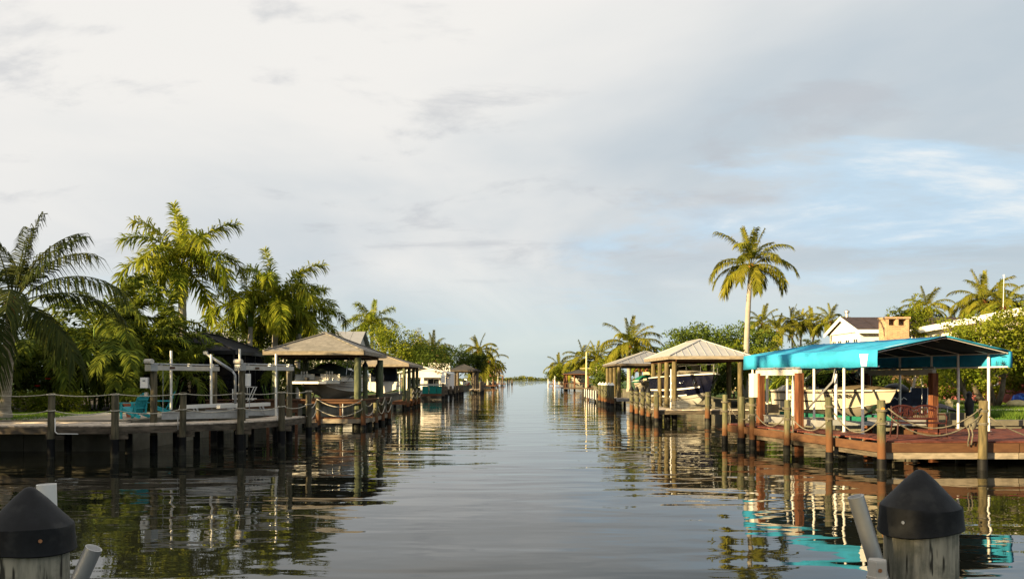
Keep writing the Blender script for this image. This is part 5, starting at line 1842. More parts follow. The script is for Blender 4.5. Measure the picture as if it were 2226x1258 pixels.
# hoist cross pieces under the grey metal roof
# grey house with metal gable behind the first boathouse
gh = thing('grey_gable_house', 'house with pale metal gable roof behind the tan boathouse', 'house', (-20, 79, LZ))
house_box(gh, -33, -15.2, 76, 83, LZ, 4.9, 'grey_stucco')
for k in range(16):
    a, b = -34 + 19.3 * k / 16, -34 + 19.3 * (k + 1) / 16 - .03
    MB().slab([V(a, 75.2, 4.85), V(b, 75.2, 4.85), V(b, 79.5, 7.1), V(a, 79.5, 7.1)], .08).build('roof_panel', 'metal_roof_grey', gh)
MB().slab([V(-34, 79.5, 7.1), V(-14.7, 79.5, 7.1), V(-14.7, 83.8, 4.85), V(-34, 83.8, 4.85)], .08).build('roof_slope', 'metal_roof_grey', gh)
MB().slab([V(-15.1, 76, 4.9), V(-15.1, 83, 4.9), V(-15.1, 79.5, 6.95)], .12).build('gable_wall', 'grey_stucco', gh)
for x in (-17.5, -20, -23):
    window(gh, (x, 76, 3.0), 1.2, 1.4, 'y-')
# white shed with roof deck beyond the second boathouse
wh = thing('white_boat_shed', 'white gabled shed with dark windows beyond the second left boathouse', 'shed', (-10, 98, LZ))
house_box(wh, -13.4, -8.0, 96, 103, 2.5, 3.3, 'white_stucco')
house_box(wh, -13.4, -8.4, 97, 103, LZ, 2.5, 'grey_stucco', 'back_wall')
for x in (-12.9, -10.9, -8.25):
    house_box(wh, x - .18, x + .18, 96.05, 96.5, .4, 2.5, 'white_paint', 'column')
for x in (-11.9, -9.6):
    window(wh, (x, 97, 1.85), 1.4, 1.0, 'y-')
MB().slab([V(-13.9, 95.6, 3.15), V(-10.7, 95.6, 3.85), V(-10.7, 103.4, 3.85), V(-13.9, 103.4, 3.15)], .12).build('roof_slope', 'white_paint', wh)
MB().slab([V(-10.7, 95.6, 3.85), V(-7.4, 95.6, 3.0), V(-7.4, 103.4, 3.0), V(-10.7, 103.4, 3.85)], .12).build('roof_slope', 'white_paint', wh)
MB().slab([V(-13.4, 96, 3.28), V(-8.0, 96, 3.28), V(-10.7, 96, 3.78)], .1).build('gable_wall', 'white_stucco', wh)
rt = thing('roof_deck', 'white railed roof terrace standing above the gabled shed', 'terrace', (-11, 108, LZ))
house_box(rt, -14, -8.3, 106, 114, LZ, 3.3, 'white_stucco')
house_box(rt, -9.2, -8.28, 105.9, 106.1, 3.3, 4.45, 'white_paint', 'rail_panel')
MB().beam((-14, 106, 4.4), (-9.2, 106, 4.4), .1, .1).build('rail', 'white_paint', rt)
MB().beam((-14, 106, 3.45), (-9.2, 106, 3.45), .1, .1).build('rail', 'white_paint', rt)
for k in range(26):
    MB().box((-14 + 4.75 * k / 25, 106, 3.9), (.07, .05, .95)).build('baluster', 'white_paint', rt)
for k in range(4):
    MB().box((-14 + 4.75 * k / 3, 106, 3.95), (.16, .16, 1.1)).build('rail_post', 'white_paint', rt)
sd = thing('brown_dock', 'low brown dock with teal lockers in front of the white shed', 'dock', (-10, 92, 0))
walkway(sd, -11.2, -7.6, 90.6, 92.2, .62, 'brown_wood', 'brown_wood', 'y', .3)
l3 = thing('boat_lift', 'small white beamed lift over the teal lockers by the white shed', 'boat lift', (-9.5, 91, 0))
for x in (-11.6, -7.75):
    piling(l3, x, 91.6, 1.55, .13, 'grey_wood', .4)
MB().beam((-11.9, 91.6, 1.66), (-7.4, 91.6, 1.66), .2, .2).build('top_beam', 'beam_white', l3)
for k, (x, w_) in enumerate(((-10.0, .7), (-9.15, .8), (-8.4, .6))):
    t = thing('dock_locker', '%s of three teal lockers on the low brown dock' % ('left', 'middle', 'right')[k], 'locker', (x, 91.5, .62), 0, 'teal lockers')
    MB().box((x, 91.5, 1.03), (w_, .6, .8)).build('body', 'teal_box', t)
    MB().box((x, 91.49, 1.46), (w_ + .06, .66, .06)).build('lid', 'teal_box', t)
    for j in range(4):
        MB().box((x - w_ / 2 + w_ * (j + .5) / 4, 91.19, 1.03), (.04, .02, .7)).build('rib', 'teal_box', t)
pl = thing('piling_lantern', 'square white lantern box on a dark piling near the white shed', 'lantern', (-7.45, 85.5, 0))
piling(pl, -7.45, 85.5, 1.85, .16, 'grey_wood', .5)
MB().box((-7.45, 85.5, 2.25), (.42, .42, .72)).build('lantern_case', 'lamp_white', pl)
MB().lathe([(.28, 0), (.24, .1), (.1, .3), (.1, .5), (.02, .6)], (-7.45, 85.5, 2.6), 4).build('lantern_roof', 'lamp_white', pl)
for k, (x, y) in enumerate(((-7.3, 88), (-7.2, 93), (-7.0, 97), (-6.95, 100), (-6.8, 104), (-6.7, 107))):
    t = thing('mooring_piling', '%s dark piling in the row past the white lantern' % ('first', 'second', 'third', 'fourth', 'fifth', 'last')[k], 'piling', (x, y, 0), 0, 'dark piling row')
    piling(t, x, y, 1.5, .17, 'grey_wood', .6)

# screened pool cage on the left
sg = thing('pool_cage', 'dark screened pool enclosure behind the lift on the left', 'screen enclosure', (-16, 41, LZ))
gx0, gx1, gy0, gy1 = -18.6, -13.9, 39.5, 46
for k in range(6):
    x = gx0 + (gx1 - gx0) * k / 5
    MB().box((x, gy0, 2.35), (.06, .06, 2.75)).build('post', 'black_plastic', sg)
    if k < 5:
        MB().box((x + (gx1 - gx0) / 10, gy0, 2.35), ((gx1 - gx0) / 5 - .07, .01, 2.7)).build('screen_panel', 'screen_mesh', sg)
for k in range(5):
    y = gy0 + (gy1 - gy0) * k / 4
    if k:
        MB().box((gx1, y, 2.35), (.06, .06, 2.75)).build('post', 'black_plastic', sg)
    if k < 4:
        MB().box((gx1, y + (gy1 - gy0) / 8, 2.35), (.01, (gy1 - gy0) / 4 - .07, 2.7)).build('screen_panel', 'screen_mesh', sg)
MB().beam((gx0, gy0 - .01, 1.9), (gx1, gy0 - .01, 1.9), .05, .05).build('rail', 'black_plastic', sg)
hip_roof(sg, gx0 - .1, gx1 + .1, gy0 - .1, gy1 + .1, 3.78, 4.75, 'screen_roof', 'black_plastic')
house_box(sg, gx0, gx1, gy1 - .2, gy1, LZ, 3.7, 'screen', 'back_wall')


# ------------------------------------------------------------------ things on the right deck and lawn
def bench(label, loc, rz):
    t = thing('garden_bench', label, 'bench', loc, rz)
    K = 'bench_red'
    for s in (-1, 1):                                    # faces local -y
        MB().tube([(s * .66, -.26, 0), (s * .63, -.24, .42)], .022, 6).build('leg', K, t, local=True)
        MB().tube([(s * .66, .30, 0), (s * .62, .22, .40), (s * .62, .30, .88)], .022, 6).build('leg', K, t, local=True)
        MB().tube([(s * .62, .26, .64), (s * .65, -.1, .66), (s * .65, -.27, .60), (s * .63, -.25, .42)], .022, 6).build('armrest', K, t, local=True, smooth='all')
    for k in range(6):
        MB().box((0, -.24 + k * .088, .42), (1.28, .07, .025)).build('seat_slat', K, t, local=True)
    up = []
    for i in range(25):
        u = i / 24
        up.append(V(-.62 + 1.24 * u, .30, .80 + .09 * abs(math.sin(2 * math.pi * u)) ** .7))
    MB().tube(up, .03, 6).build('top_rail', K, t, local=True, smooth='all')
    MB().beam((-.62, .275, .52), (.62, .275, .52), .03, .06).build('back_rail', K, t, local=True)
    # cast scrollwork: leaves and bars between the rails
    r_ = random.Random(4)
    for k in range(26):
        x = -.58 + 1.16 * k / 25
        a = r_.uniform(-.5, .5)
        z0, z1 = .54, .80 + .07 * abs(math.sin(2 * math.pi * (x + .62) / 1.24)) ** .7
        MB().tube([(x, .282, z0), (x + a * .08, .285, (z0 + z1) / 2), (x - a * .06, .298, z1)], .011, 5).build('back_scroll', K, t, local=True)
    mb = MB()
    for k in range(22):
        x = r_.uniform(-.56, .56)
        z = r_.uniform(.58, .80)
        c = V(x, .285, z)
        a = r_.uniform(0, 6.28)
        d, e = V(math.cos(a), 0, math.sin(a)) * .06, V(-math.sin(a), 0, math.cos(a)) * .03
        mb.slab([c - d, c - e, c + d, c + e], .012)
    mb.build('leaf_ornament', K, t, local=True)
    return t


bench('red-brown cast metal bench with scrolled back beside the canopy poles', V(11.35, 22.1, RZ + .002), R(-6))


def lounge(label, loc, rz):
    t = thing('sling_chair', label, 'chair', loc, rz)
    for s in (-1, 1):
        MB().tube([(s * .3, -.45, 0), (s * .3, -.35, .38), (s * .3, .2, .34), (s * .3, .5, 1.05)], .02, 6).build('side_frame', 'white_pvc', t, local=True, smooth='all')
        MB().tube([(s * .3, .35, 0), (s * .3, .12, .36)], .02, 6).build('leg', 'white_pvc', t, local=True)
        MB().tube([(s * .32, -.35, .58), (s * .32, .3, .6)], .022, 6).build('armrest', 'white_pvc', t, local=True)
    MB().grid([[V(-.29, -.36, .37), V(-.29, .2, .33), V(-.29, .5, 1.04)], [V(.29, -.36, .37), V(.29, .2, .33), V(.29, .5, 1.04)]]).build('sling', 'navy_canvas', t, local=True)
    return t


lounge('dark sling garden chair beside the rightmost lift post', V(16.0, 31.2, LZ + .013), R(160))
kb = thing('covered_lounger', 'low lounger under a dark grey cover on the pale paving', 'lounger', (17.2, 32.2, LZ + .013))
MB().grid([[V(16.3 + 1.9 * u, 31.9 + v * .7, LZ + .02 + (.42 * math.sin(math.pi * min(1, .15 + u * .85)) ** .8) * (1 if 0 < v < 1 else .55)) for v in (0, .3, .7, 1)] for u in (0, .15, .3, .45, .6, .8, 1)]).build('cover', 'kayak_grey', kb, smooth='all')
for x in (16.5, 17.6):
    for y in (31.98, 32.5):
        MB().cyl((x, y, LZ), (x, y, LZ + .25), .02, None, 6).build('leg', 'white_pvc', kb)
MB().tube([(16.5, 31.88, LZ + .3), (16.6, 31.86, LZ + .62), (17.0, 31.86, LZ + .62), (17.05, 31.88, LZ + .3)], .02, 6).build('hand_rail', 'white_pvc', kb, smooth='all')
up_ = thing('closed_parasol', 'pale furled parasol pole leaning over the dark sling chair', 'parasol', (15.7, 31.6, LZ))
MB().tube([(15.75, 31.7, LZ), (16.3, 32.0, 2.3)], .03, 8).build('pole', 'yellow_stone', up_)
MB().tube([(16.1, 31.9, 1.7), (16.35, 32.05, 2.5)], [.09, .03], 8).build('canopy', 'pale_wood', up_)
st = thing('stone_lantern', 'small pale stone lantern standing on the sunlit lawn', 'lantern', gd(2063, 889, LZ))
c = gd(2063, 889, LZ)
MB().box(c + V(0, 0, .15), (.24, .24, .30)).build('base', 'yellow_stone', st)
MB().lathe([(.2, 0), (.2, .03), (.09, .1), (.07, .16), (.02, .2)], c + V(0, 0, .30), 4).build('roof', 'yellow_stone', st)
tl = thing('garden_urn', 'squat weathered urn on the lawn edge behind the golden piling', 'urn', (14.75, 25.6, RZ))
MB().lathe([(.1, 0), (.15, .08), (.18, .2), (.15, .32), (.1, .38), (.13, .43)], (14.85, 25.6, RZ + .006), 16).build('urn', 'concrete', tl, smooth=True)
dp = thing('lawn_statue', 'dark garden statue holding a pale bowl between the canopy poles', 'statue', gd(2107, 912, LZ))
c = gd(2107, 912, LZ)
MB().lathe([(.14, 0), (.17, .06), (.12, .34), (.16, .55), (.1, .72), (.07, .78), (.1, .88), (.03, .98)], c, 12).build('figure', 'black_plastic', dp, smooth='all')
MB().tube([c + V(.08, -.06, .62), c + V(.16, -.12, .6), c + V(.19, -.14, .7)], .035, 6).build('arm', 'black_plastic', dp)
MB().lathe([(.03, 0), (.09, .05), (.1, .08)], c + V(.19, -.14, .7), 10).build('bowl', 'yellow_stone', dp)
bt2 = thing('tarp_bundle', 'bright blue tarp bundle under the large tree at the right edge', 'tarp', (27.2, 42.6, LZ))
P_ = crown_points((27.2, 42.6, LZ + .5), (.7, .5, .45), 40, 3, .9, .2)
MB().grid([[V(27.4 + .55 * math.cos(a) * r_ * (1 + .1 * math.sin(3 * a)), 42.6 + math.sin(a) * r_ * .5, LZ + .6 * z_ + .05 * math.sin(5 * a)) for a in [i * .5236 for i in range(13)]] for r_, z_ in ((.75, 0), (.8, .4), (.6, .8), (.25, .95), (.02, 1.0))]).build('tarp', 'blue_tarp', bt2, smooth='all')
gr_ = thing('barbecue_grill', 'black covered barbecue with white scribble beyond the bow of the cream boat', 'grill', (14.2, 29.4, LZ + .013))
MB().hexa([V(13.8, 29.2, 1.05), V(14.8, 29.2, 1.05), V(14.8, 29.8, 1.05), V(13.8, 29.8, 1.05)], [V(13.85, 29.25, 1.9), V(14.75, 29.25, 1.9), V(14.75, 29.75, 1.9), V(13.85, 29.75, 1.9)]).build('cover', 'navy_canvas', gr_)
MB().lathe([(.45, 0), (.43, .15), (.25, .28), (.03, .32)], (14.3, 29.5, 1.9), 12).build('hood', 'black_plastic', gr_, smooth='all')
MB().tube([V(13.9 + .06 * k, 29.18, 1.66 + .05 * math.sin(k * 2.2)) for k in range(12)], .01, 5).build('scribble', 'white_paint', gr_)
MB().box((13.95, 29.5, 1.015), (.1, .5, .07)).build('foot', 'black_plastic', gr_)
MB().box((14.65, 29.5, 1.015), (.1, .5, .07)).build('foot', 'black_plastic', gr_)
sw = thing('seat_cushion', 'small white cushion on the far pale walkway at the right edge', 'cushion', gd(2205, 884, LZ))
c = gd(2210, 884, LZ)
MB().lathe([(.05, 0), (.4, .05), (.45, .18), (.3, .32), (.05, .36)], c, 12).build('cushion', 'yellow_stone', sw, smooth='all')
fl = thing('edging_stone', 'long concrete edging stone at the back of the red deck', 'edging', (13.8, 26.3, LZ))
MB().box((14.4, 26.75, LZ + .13), (1.7, .3, .26)).build('stone', 'concrete', fl)

# ------------------------------------------------------------------ foreground pilings with caps and rod holders
def cap_piling(label, x, y, tip, R_, seed):
    t = thing('capped_piling', label, 'piling', (x, y, 0), 0, 'foreground capped pilings')
    top = tip - .22
    n = 72
    r2_ = random.Random(seed)
    ph = [r2_.uniform(0, 6.28) for _ in range(4)]
    rows = []
    cracks = [r2_.uniform(0, 6.28) for _ in range(16)]
    for i in range(30):
        z = -1 + (top + .05 + 1) * i / 29
        row = []
        for k in range(n):
            a = 2 * math.pi * k / n
            rr = R_ * (1 + .012 * math.sin(3 * a + ph[0] + z) + .008 * math.sin(7 * a + ph[1]))
            for cc in cracks:
                da = abs((a - cc - .05 * math.sin(z * 3 + cc) + math.pi) % (2 * math.pi) - math.pi)
                if da < .045:
                    rr -= .006 * (1 - da / .045)
            row.append(V(x + math.cos(a) * rr, y + math.sin(a) * rr, z))
        rows.append(row)
    MB().grid(rows, close=True).build('timber', 'front_timber', t, smooth='all')
    Rc = R_ * 1.10
    rows = []
    for r_, z_ in ((Rc * 1.03, -.004), (Rc * 1.055, 0.0), (Rc * 1.04, .008), (Rc * 1.005, .07), (Rc * 1.0, .084), (Rc * .985, .090), (Rc * .72, .132), (Rc * .40, .182), (Rc * .17, .213), (Rc * .10, .221), (Rc * .03, .224)):
        row = []
        for k in range(48):
            a = 2 * math.pi * k / 48
            rr = r_ * (1 + .012 * math.sin(2 * a + ph[2]) * (z_ < .1) + .006 * math.sin(5 * a + ph[3]) * (z_ < .1))
            row.append(V(x + math.cos(a) * rr, y + math.sin(a) * rr, top + z_ + .006 * math.sin(a * 2 + ph[1]) * (z_ < .02) - .02 * (z_ < .09) * math.cos(a - seed) * .5))
        rows.append(row)
    cp_ = MB().grid(rows, close=True)
    cp_.f.append(tuple(range(len(cp_.v) - 48, len(cp_.v))))
    co = cp_.build('cap', 'cap_black', t, smooth=True)
    co.data.set_sharp_from_angle(angle=R(24))
    return t, co, top


def front_timber():
    mt = bpy.data.materials.new('front_timber')
    mt.use_nodes = True
    t = NT(mt.node_tree)
    tcn = t.n('ShaderNodeTexCoord')
    mp_ = t.n('ShaderNodeMapping', {'Vector': tcn.outputs['Object'], 'Scale': (9, 9, 1.1)})
    a = t.n('ShaderNodeTexNoise', {'Vector': mp_.outputs[0], 'Scale': 2.2, 'Detail': 6.0, 'Roughness': .65})
    b = t.n('ShaderNodeTexNoise', {'Vector': tcn.outputs['Object'], 'Scale': 9.0, 'Detail': 5.0, 'Roughness': .6})
    c = t.mix(t.ramp(a.outputs['Fac'], .34, .66), rgb(.12, .115, .085), rgb(.36, .33, .25))
    c = t.mix(t.m('MULTIPLY', t.ramp(b.outputs['Fac'], .52, .7), .6), c, rgb(.055, .065, .045))
    cr = t.n('ShaderNodeTexNoise', {'Vector': mp_.outputs[0], 'Scale': 5.0, 'Detail': 2.0})
    c = t.mix(t.ramp(cr.outputs['Fac'], .62, .70), c, rgb(.03, .028, .02))
    p = t.n('ShaderNodeBsdfPrincipled', {'Base Color': c, 'Roughness': .9})
    bp = t.n('ShaderNodeBump', {'Height': a.outputs['Fac'], 'Strength': .6, 'Distance': .006})
    t.t.links.new(bp.outputs[0], p.inputs['Normal'])
    t.n('ShaderNodeOutputMaterial', {'Surface': p.outputs[0]})
    MATS['front_timber'] = mt


front_timber()


def rod_tube(parent, p, q, r, name='rod_holder', mat='aluminium'):
    """Hollow tube open at q."""
    p, q = Vector(p), Vector(q)
    d = (q - p).normalized()
    o = MB().tube([p, q, q, q - d * .15], [r, r, r * .86, r * .84], 20, cap=False).build(name, mat, parent, smooth=True)
    return o


def px(x, y, Y):
    return at(x, y, Y)


Yr = 2.95
pr_ = px(2000, 1022, Yr)
t, co, top = cap_piling('black-capped timber piling in the right foreground', pr_.x, pr_.y, pr_.z, .126, 3)
a = px(1928, 1128, 0) if False else None
sc_ = V(pr_.x - .107, pr_.y - .092, px(1929, 1136, Yr - .105).z)
MB().cyl(sc_ + V(.008, .007, 0), sc_ + V(-.0035, -.003, 0), .006, None, 12).build('screw', 'chrome', co, smooth=True)
rh = thing('rod_holder', 'tilted aluminium rod holder tube left of the right foreground piling', 'rod holder', px(1905, 1258, Yr - .1), 0, 'rod holders')
rod_tube(rh, px(1925, 1290, Yr - .08), px(1860, 1078, Yr - .08), .0285)
bx = thing('dock_light', 'small beige six-sided light housing on the right foreground piling', 'light', px(1907, 1256, Yr - .17), 0)
c = px(1907, 1256, Yr - .19)
w_ = 20 / F * Yr
hx = MB()
hx.lathe([(w_ * 1.12, 0), (w_ * 1.12, .008), (w_ * 1.0, .010), (w_ * .96, .06), (w_ * .9, .066)], c, 6)
hx.build('housing', 'box_grey', bx)
MB().cyl(c + V(-.004, -w_ * .86, .034), c + V(-.004, -w_ * .93, .034), .007, None, 12).build('sensor', 'copper', bx, smooth=True)
MB().cyl(c + V(0, 0, -.2), c + V(0, 0, 0), w_ * .8, None, 10).build('neck', 'box_grey', bx)

Yl = 2.78
pl_ = px(64, 1060, Yl)
t, co, top = cap_piling('black-capped timber piling in the left foreground cut by the frame', pl_.x, pl_.y, pl_.z, .126, 8)
sc_ = V(pl_.x + .098, pl_.y - .102, px(135, 1177, Yl - .116).z)
MB().cyl(sc_ + V(-.008, .008, 0), sc_ + V(.0035, -.0035, 0), .006, None, 12).build('screw', 'copper', co, smooth=True)
rh = thing('rod_holder', 'upright white rod holder tube behind the left foreground cap', 'rod holder', px(103, 1258, Yl + .25), 0, 'rod holders')
rod_tube(rh, px(107, 1330, Yl + .25), px(101, 1052, Yl + .25), .0345, mat='white_pvc')
rh = thing('rod_holder', 'grey aluminium rod holder leaning right of the left foreground piling', 'rod holder', px(170, 1258, Yl - .05), 0, 'rod holders')
rod_tube(rh, px(140, 1330, Yl - .05), px(204, 1190, Yl - .05), .028)


# ------------------------------------------------------------------ left bank planting
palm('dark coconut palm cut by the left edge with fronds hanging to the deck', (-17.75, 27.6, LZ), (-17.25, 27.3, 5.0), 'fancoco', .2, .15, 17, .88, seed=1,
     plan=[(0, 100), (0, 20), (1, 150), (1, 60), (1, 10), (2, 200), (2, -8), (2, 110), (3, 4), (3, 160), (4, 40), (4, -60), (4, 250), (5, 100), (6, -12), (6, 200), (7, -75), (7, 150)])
g = V(-18.75, 45, LZ)
palm('tallest royal palm on the left bank with pale smooth trunk', g, (-18.75, 45, 7.5), 'royal', .30, .20, 20, 1.0, seed=2, trunk='royal_trunk', shaft=1.4, name='royal_palm',
     ages=[0, 1, 1, 2, 2, 3, 3, 3, 4, 4, 5, 5, 6, 6, 7, 7], lean=.1)
palm('slim royal palm left of a pair, beside the pool cage', (-15.3, 46, LZ), (-15.2, 46, 5.4), 'royal', .17, .13, 13, .74, seed=3, trunk='royal_trunk', shaft=1.0, name='royal_palm', lean=.1)
palm('bushy royal palm right of a pair, above the tan boathouse', (-14.3, 47, LZ), (-14.0, 47, 5.9), 'royal', .21, .16, 16, .92, seed=4, trunk='royal_trunk', shaft=1.1, name='royal_palm', lean=.1)
palm('grey trunked royal palm standing behind the tan boathouse corner', (-13.6, 49.5, LZ), (-13.35, 49.5, 5.2), 'royal', .24, .18, 14, .85, seed=5, trunk='royal_trunk', shaft=1.0, name='royal_palm', lean=.1)
palm('slender palm behind the royal palms at the far house', (-16.5, 62, LZ), (-16.5, 62, 5.0), 'royal', .13, .1, 12, .7, seed=6, shaft=.7, name='royal_palm')
palm('slender palm left of the pale gable roof', (-19.0, 60, LZ), (-19.0, 60, 5.4), 'royal', .13, .1, 12, .7, seed=7, shaft=.7, name='royal_palm')

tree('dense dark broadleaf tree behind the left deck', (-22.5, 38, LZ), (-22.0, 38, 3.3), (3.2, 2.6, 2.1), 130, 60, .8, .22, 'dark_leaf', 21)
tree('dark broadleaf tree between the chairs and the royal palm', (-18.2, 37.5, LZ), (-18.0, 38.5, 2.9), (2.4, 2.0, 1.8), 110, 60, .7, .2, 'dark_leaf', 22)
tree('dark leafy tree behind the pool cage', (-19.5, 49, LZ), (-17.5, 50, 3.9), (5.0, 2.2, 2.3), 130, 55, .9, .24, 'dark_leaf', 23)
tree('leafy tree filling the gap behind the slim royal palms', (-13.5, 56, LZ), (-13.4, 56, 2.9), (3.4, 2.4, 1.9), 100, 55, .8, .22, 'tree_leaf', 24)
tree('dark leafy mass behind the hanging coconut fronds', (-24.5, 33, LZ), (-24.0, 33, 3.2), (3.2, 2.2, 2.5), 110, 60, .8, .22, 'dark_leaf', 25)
for k, (x, y, h, n, s, lab) in enumerate((
        (-20.6, 35.0, 3.6, 24, 1.25, 'arching areca palm clump left of the turquoise chairs'),
        (-19.1, 36.2, 5.2, 28, 1.35, 'tall areca palm clump behind the clipped hedge'),
        (-17.1, 35.2, 3.8, 24, 1.15, 'areca palm clump behind the turquoise chairs'),
        (-20.4, 40.0, 6.4, 30, 1.45, 'sunlit areca palm clump left of the tallest royal palm'),
        (-18.2, 40.2, 5.6, 28, 1.35, 'sunlit areca palm clump under the tallest royal palm'),
        (-16.2, 37.2, 2.4, 20, 1.0, 'low areca palm clump in front of the pool cage'),
        (-13.6, 44.5, 2.2, 18, .95, 'low areca palm clump beside the royal palm pair'))):
    areca(lab, (x, y, LZ), h, n, 60 + k, 'areca_leaf', s, 'areca palms of the left garden')
hedge('clipped lime-topped hedge on the lawn behind the grey dock', -20.6, -17.6, 32.2, 33.0, 1.05, 1.78, 420, .10, 'lime_leaf', 31)
hib = tree('hibiscus bush with red flowers behind the clipped hedge', (-19.9, 34.3, LZ), (-19.9, 34.3, 2.1), (1.2, .8, 1.1), 60, 45, .35, .12, 'dark_leaf', 32, .05, name='hibiscus_bush', cat='bush')
for k, (x, z) in enumerate(((-19.55, 2.35), (-20.0, 2.05), (-19.3, 2.75))):
    MB().lathe([(.02, 0), (.10, .03), (.12, .06), (.03, .05)], (x, 33.35, z), 8).build('flower', 'hibiscus', hib)
tree('scrubby green bush under the second left boathouse roof line', (-13.6, 54, LZ), (-13.4, 54, 2.0), (1.6, 1.4, 1.3), 50, 50, .5, .16, 'lime_leaf', 33, .06, name='bush', cat='bush')

tree('yellow-green spreading tree beyond the tan boathouse', (-13.5, 90, LZ), (-13.4, 89, 5.9), (3.4, 3.0, 2.3), 120, 50, .95, .26, 'gold_leaf', 41, .2, 'pale_bark', lump=.3)
tree('dark green tree right of the yellow-green spreading tree', (-11.3, 100, LZ), (-11.0, 100, 4.9), (3.2, 2.6, 2.2), 100, 50, 1.0, .28, 'tree_leaf', 42)
palm('green royal palm rising over the yellow-green tree', (-17.0, 96, LZ), (-17.0, 96, 7.6), 'royal', .26, .2, 15, .95, seed=8, trunk='royal_trunk', shaft=1.3, name='royal_palm')
for k, (x, y, z, r_) in enumerate(((-14.3, 122, 9.6, 1.0), (-12.6, 122, 8.6, .9), (-11.0, 123, 7.2, .8))):
    tree('wispy pale casuarina, %s of three in a row' % ('tallest left', 'middle', 'right')[k], (x, y, LZ), (x, y, z * .62), (r_, r_, z * .42), 60, 40, .55, .22, 'pine_leaf', 43 + k, .14, name='casuarina_tree', flat=1.2, hollow=.2, group='casuarinas')
palm('palm with a skirt of dry leaves beside the casuarinas', (-11.0, 111, LZ), (-11.0, 111, 6.2), 'coco', .3, .26, 20, .75, seed=9, dead=6, ages=[0, 1, 2, 3, 3, 4, 4, 5, 6, 7, 7, 7])
for k, (x, y, z, rx, rz_, lab) in enumerate((
        (-15.5, 112, 4.2, 3.6, 2.6, 'dark green tree directly behind the white railed terrace'),
        (-10.2, 146, 5.6, 4.0, 3.0, 'deep green round tree above the dark grey boathouse'),
        (-7.4, 148, 5.0, 3.0, 2.6, 'dark leafy tree right behind the dark grey boathouse'),
        (-14.0, 140, 6.0, 4.0, 3.0, 'big green tree deep behind the dark grey boathouse'))):
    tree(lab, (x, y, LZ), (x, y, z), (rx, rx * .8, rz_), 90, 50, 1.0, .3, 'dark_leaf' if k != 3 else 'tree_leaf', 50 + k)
palm('golden coconut palm rising behind the dark grey boathouse', (-6.7, 151, LZ), (-6.4, 151, 7.6), 'coco', .26, .2, 22, .92, seed=10, lean=.5)
palm('drooping palm right of the golden coconut palm', (-5.1, 168, LZ), (-5.0, 168, 6.0), 'coco', .25, .2, 22, .95, seed=11)
palm('low drooping palm between the golden palm and the red boathouse', (-6.6, 172, LZ), (-6.6, 172, 4.2), 'coco', .25, .2, 20, .9, seed=12)
palm('gold fan palm above the red boathouse', (-5.2, 217, LZ), (-5.2, 217, 6.0), 'far', .3, .25, 22, .85, seed=13, dead=8, name='fan_palm')
palm('gold fan palm right of the red boathouse', (-4.2, 236, LZ), (-4.0, 236, 5.4), 'far', .3, .25, 22, .95, seed=14, dead=8, name='fan_palm')
tree('sunlit shrub behind the red boathouse', (-8.5, 222, LZ), (-8.5, 222, 3.2), (4, 3, 2), 60, 40, 1.2, .45, 'gold_leaf', 55)
tree('distant tree behind the farthest left boathouse', (-8.5, 285, LZ), (-8, 285, 3.0), (4, 3, 1.9), 60, 40, 1.2, .5, 'tree_leaf', 56)

# ------------------------------------------------------------------ right bank planting
palm('tall lone coconut palm with bare pale trunk against the sky', (14.75, 50, LZ), (15.1, 50, 9.5), 'coco', .2, .135, 26, .66, seed=20, lean=.4, nuts=9, trunk='royal_trunk',
     ages=[0, 0, 1, 1, 2, 2, 3, 3, 4, 4, 5, 5, 5, 6, 6, 6])
tree('broad round green tree behind the silver roofed boathouse', (14.6, 61, LZ), (14.4, 61, 4.5), (2.9, 2.6, 2.25), 150, 60, .75, .2, 'tree_leaf', 61, .25)
tree('round green tree at the foot of the tall coconut palm', (18.0, 62, LZ), (17.9, 62, 4.4), (3.0, 2.5, 2.2), 150, 60, .75, .2, 'tree_leaf', 62, .22)
tree('light green leafy tree between the silver roof and the turquoise canopy', (15.6, 54, LZ), (15.5, 54, 3.6), (1.9, 1.5, 1.2), 70, 45, .5, .2, 'lime_leaf', 63, .1)
tree('dark shrub behind the navy cruiser', (14.8, 53, LZ), (14.6, 53, 2.2), (2.0, 1.4, 1.4), 80, 55, .6, .2, 'dark_leaf', 64, .08, name='bush', cat='bush')
tree('shrub left of the navy cruiser at the water edge', (14.2, 57.5, LZ), (13.9, 57.5, 2.2), (1.4, 1.2, 1.3), 60, 50, .5, .18, 'tree_leaf', 65, .08, name='bush', cat='bush')
for k, (px_, py_, Y, s, lab) in enumerate((
        (1657, 705, 84, .72, 'small green palm just right of the tall palm trunk'),
        (1722, 700, 88, .62, 'thin trunked palm, left of the trio above the canopy'),
        (1741, 703, 88, .60, 'thin trunked palm, middle of the trio above the canopy'),
        (1766, 704, 92, .66, 'thin trunked palm, right of the trio above the canopy'),
        (1690, 722, 78, .66, 'yellowing palm low between the tall palm and the trio'),
        (1806, 700, 86, .72, 'golden palm at the left gable of the white house'))):
    c = at(px_, py_, Y)
    palm(lab, (c.x, c.y, LZ), c, 'coco', .13, .1, 20, s * .82, seed=30 + k, mat='coco_leaf')
for k, (px_, py_, Y, h, lab) in enumerate(((1700, 742, 74, 4.6, 'golden areca clump behind the canopy ridge'), (1762, 735, 76, 4.6, 'golden areca clump left of the white house'), (1665, 745, 72, 4.0, 'green areca clump right of the tall palm foot'))):
    c = at(px_, 822, Y)
    areca(lab, (c.x, c.y, LZ), h, 24, 90 + k, 'gold_leaf', 1.3)
c = at(1368, 752, 84)
palm('broad drooping coconut palm behind the grey metal boathouse', (c.x, c.y, LZ), c, 'coco', .24, .2, 26, .86, seed=40)
c = at(1392, 775, 88)
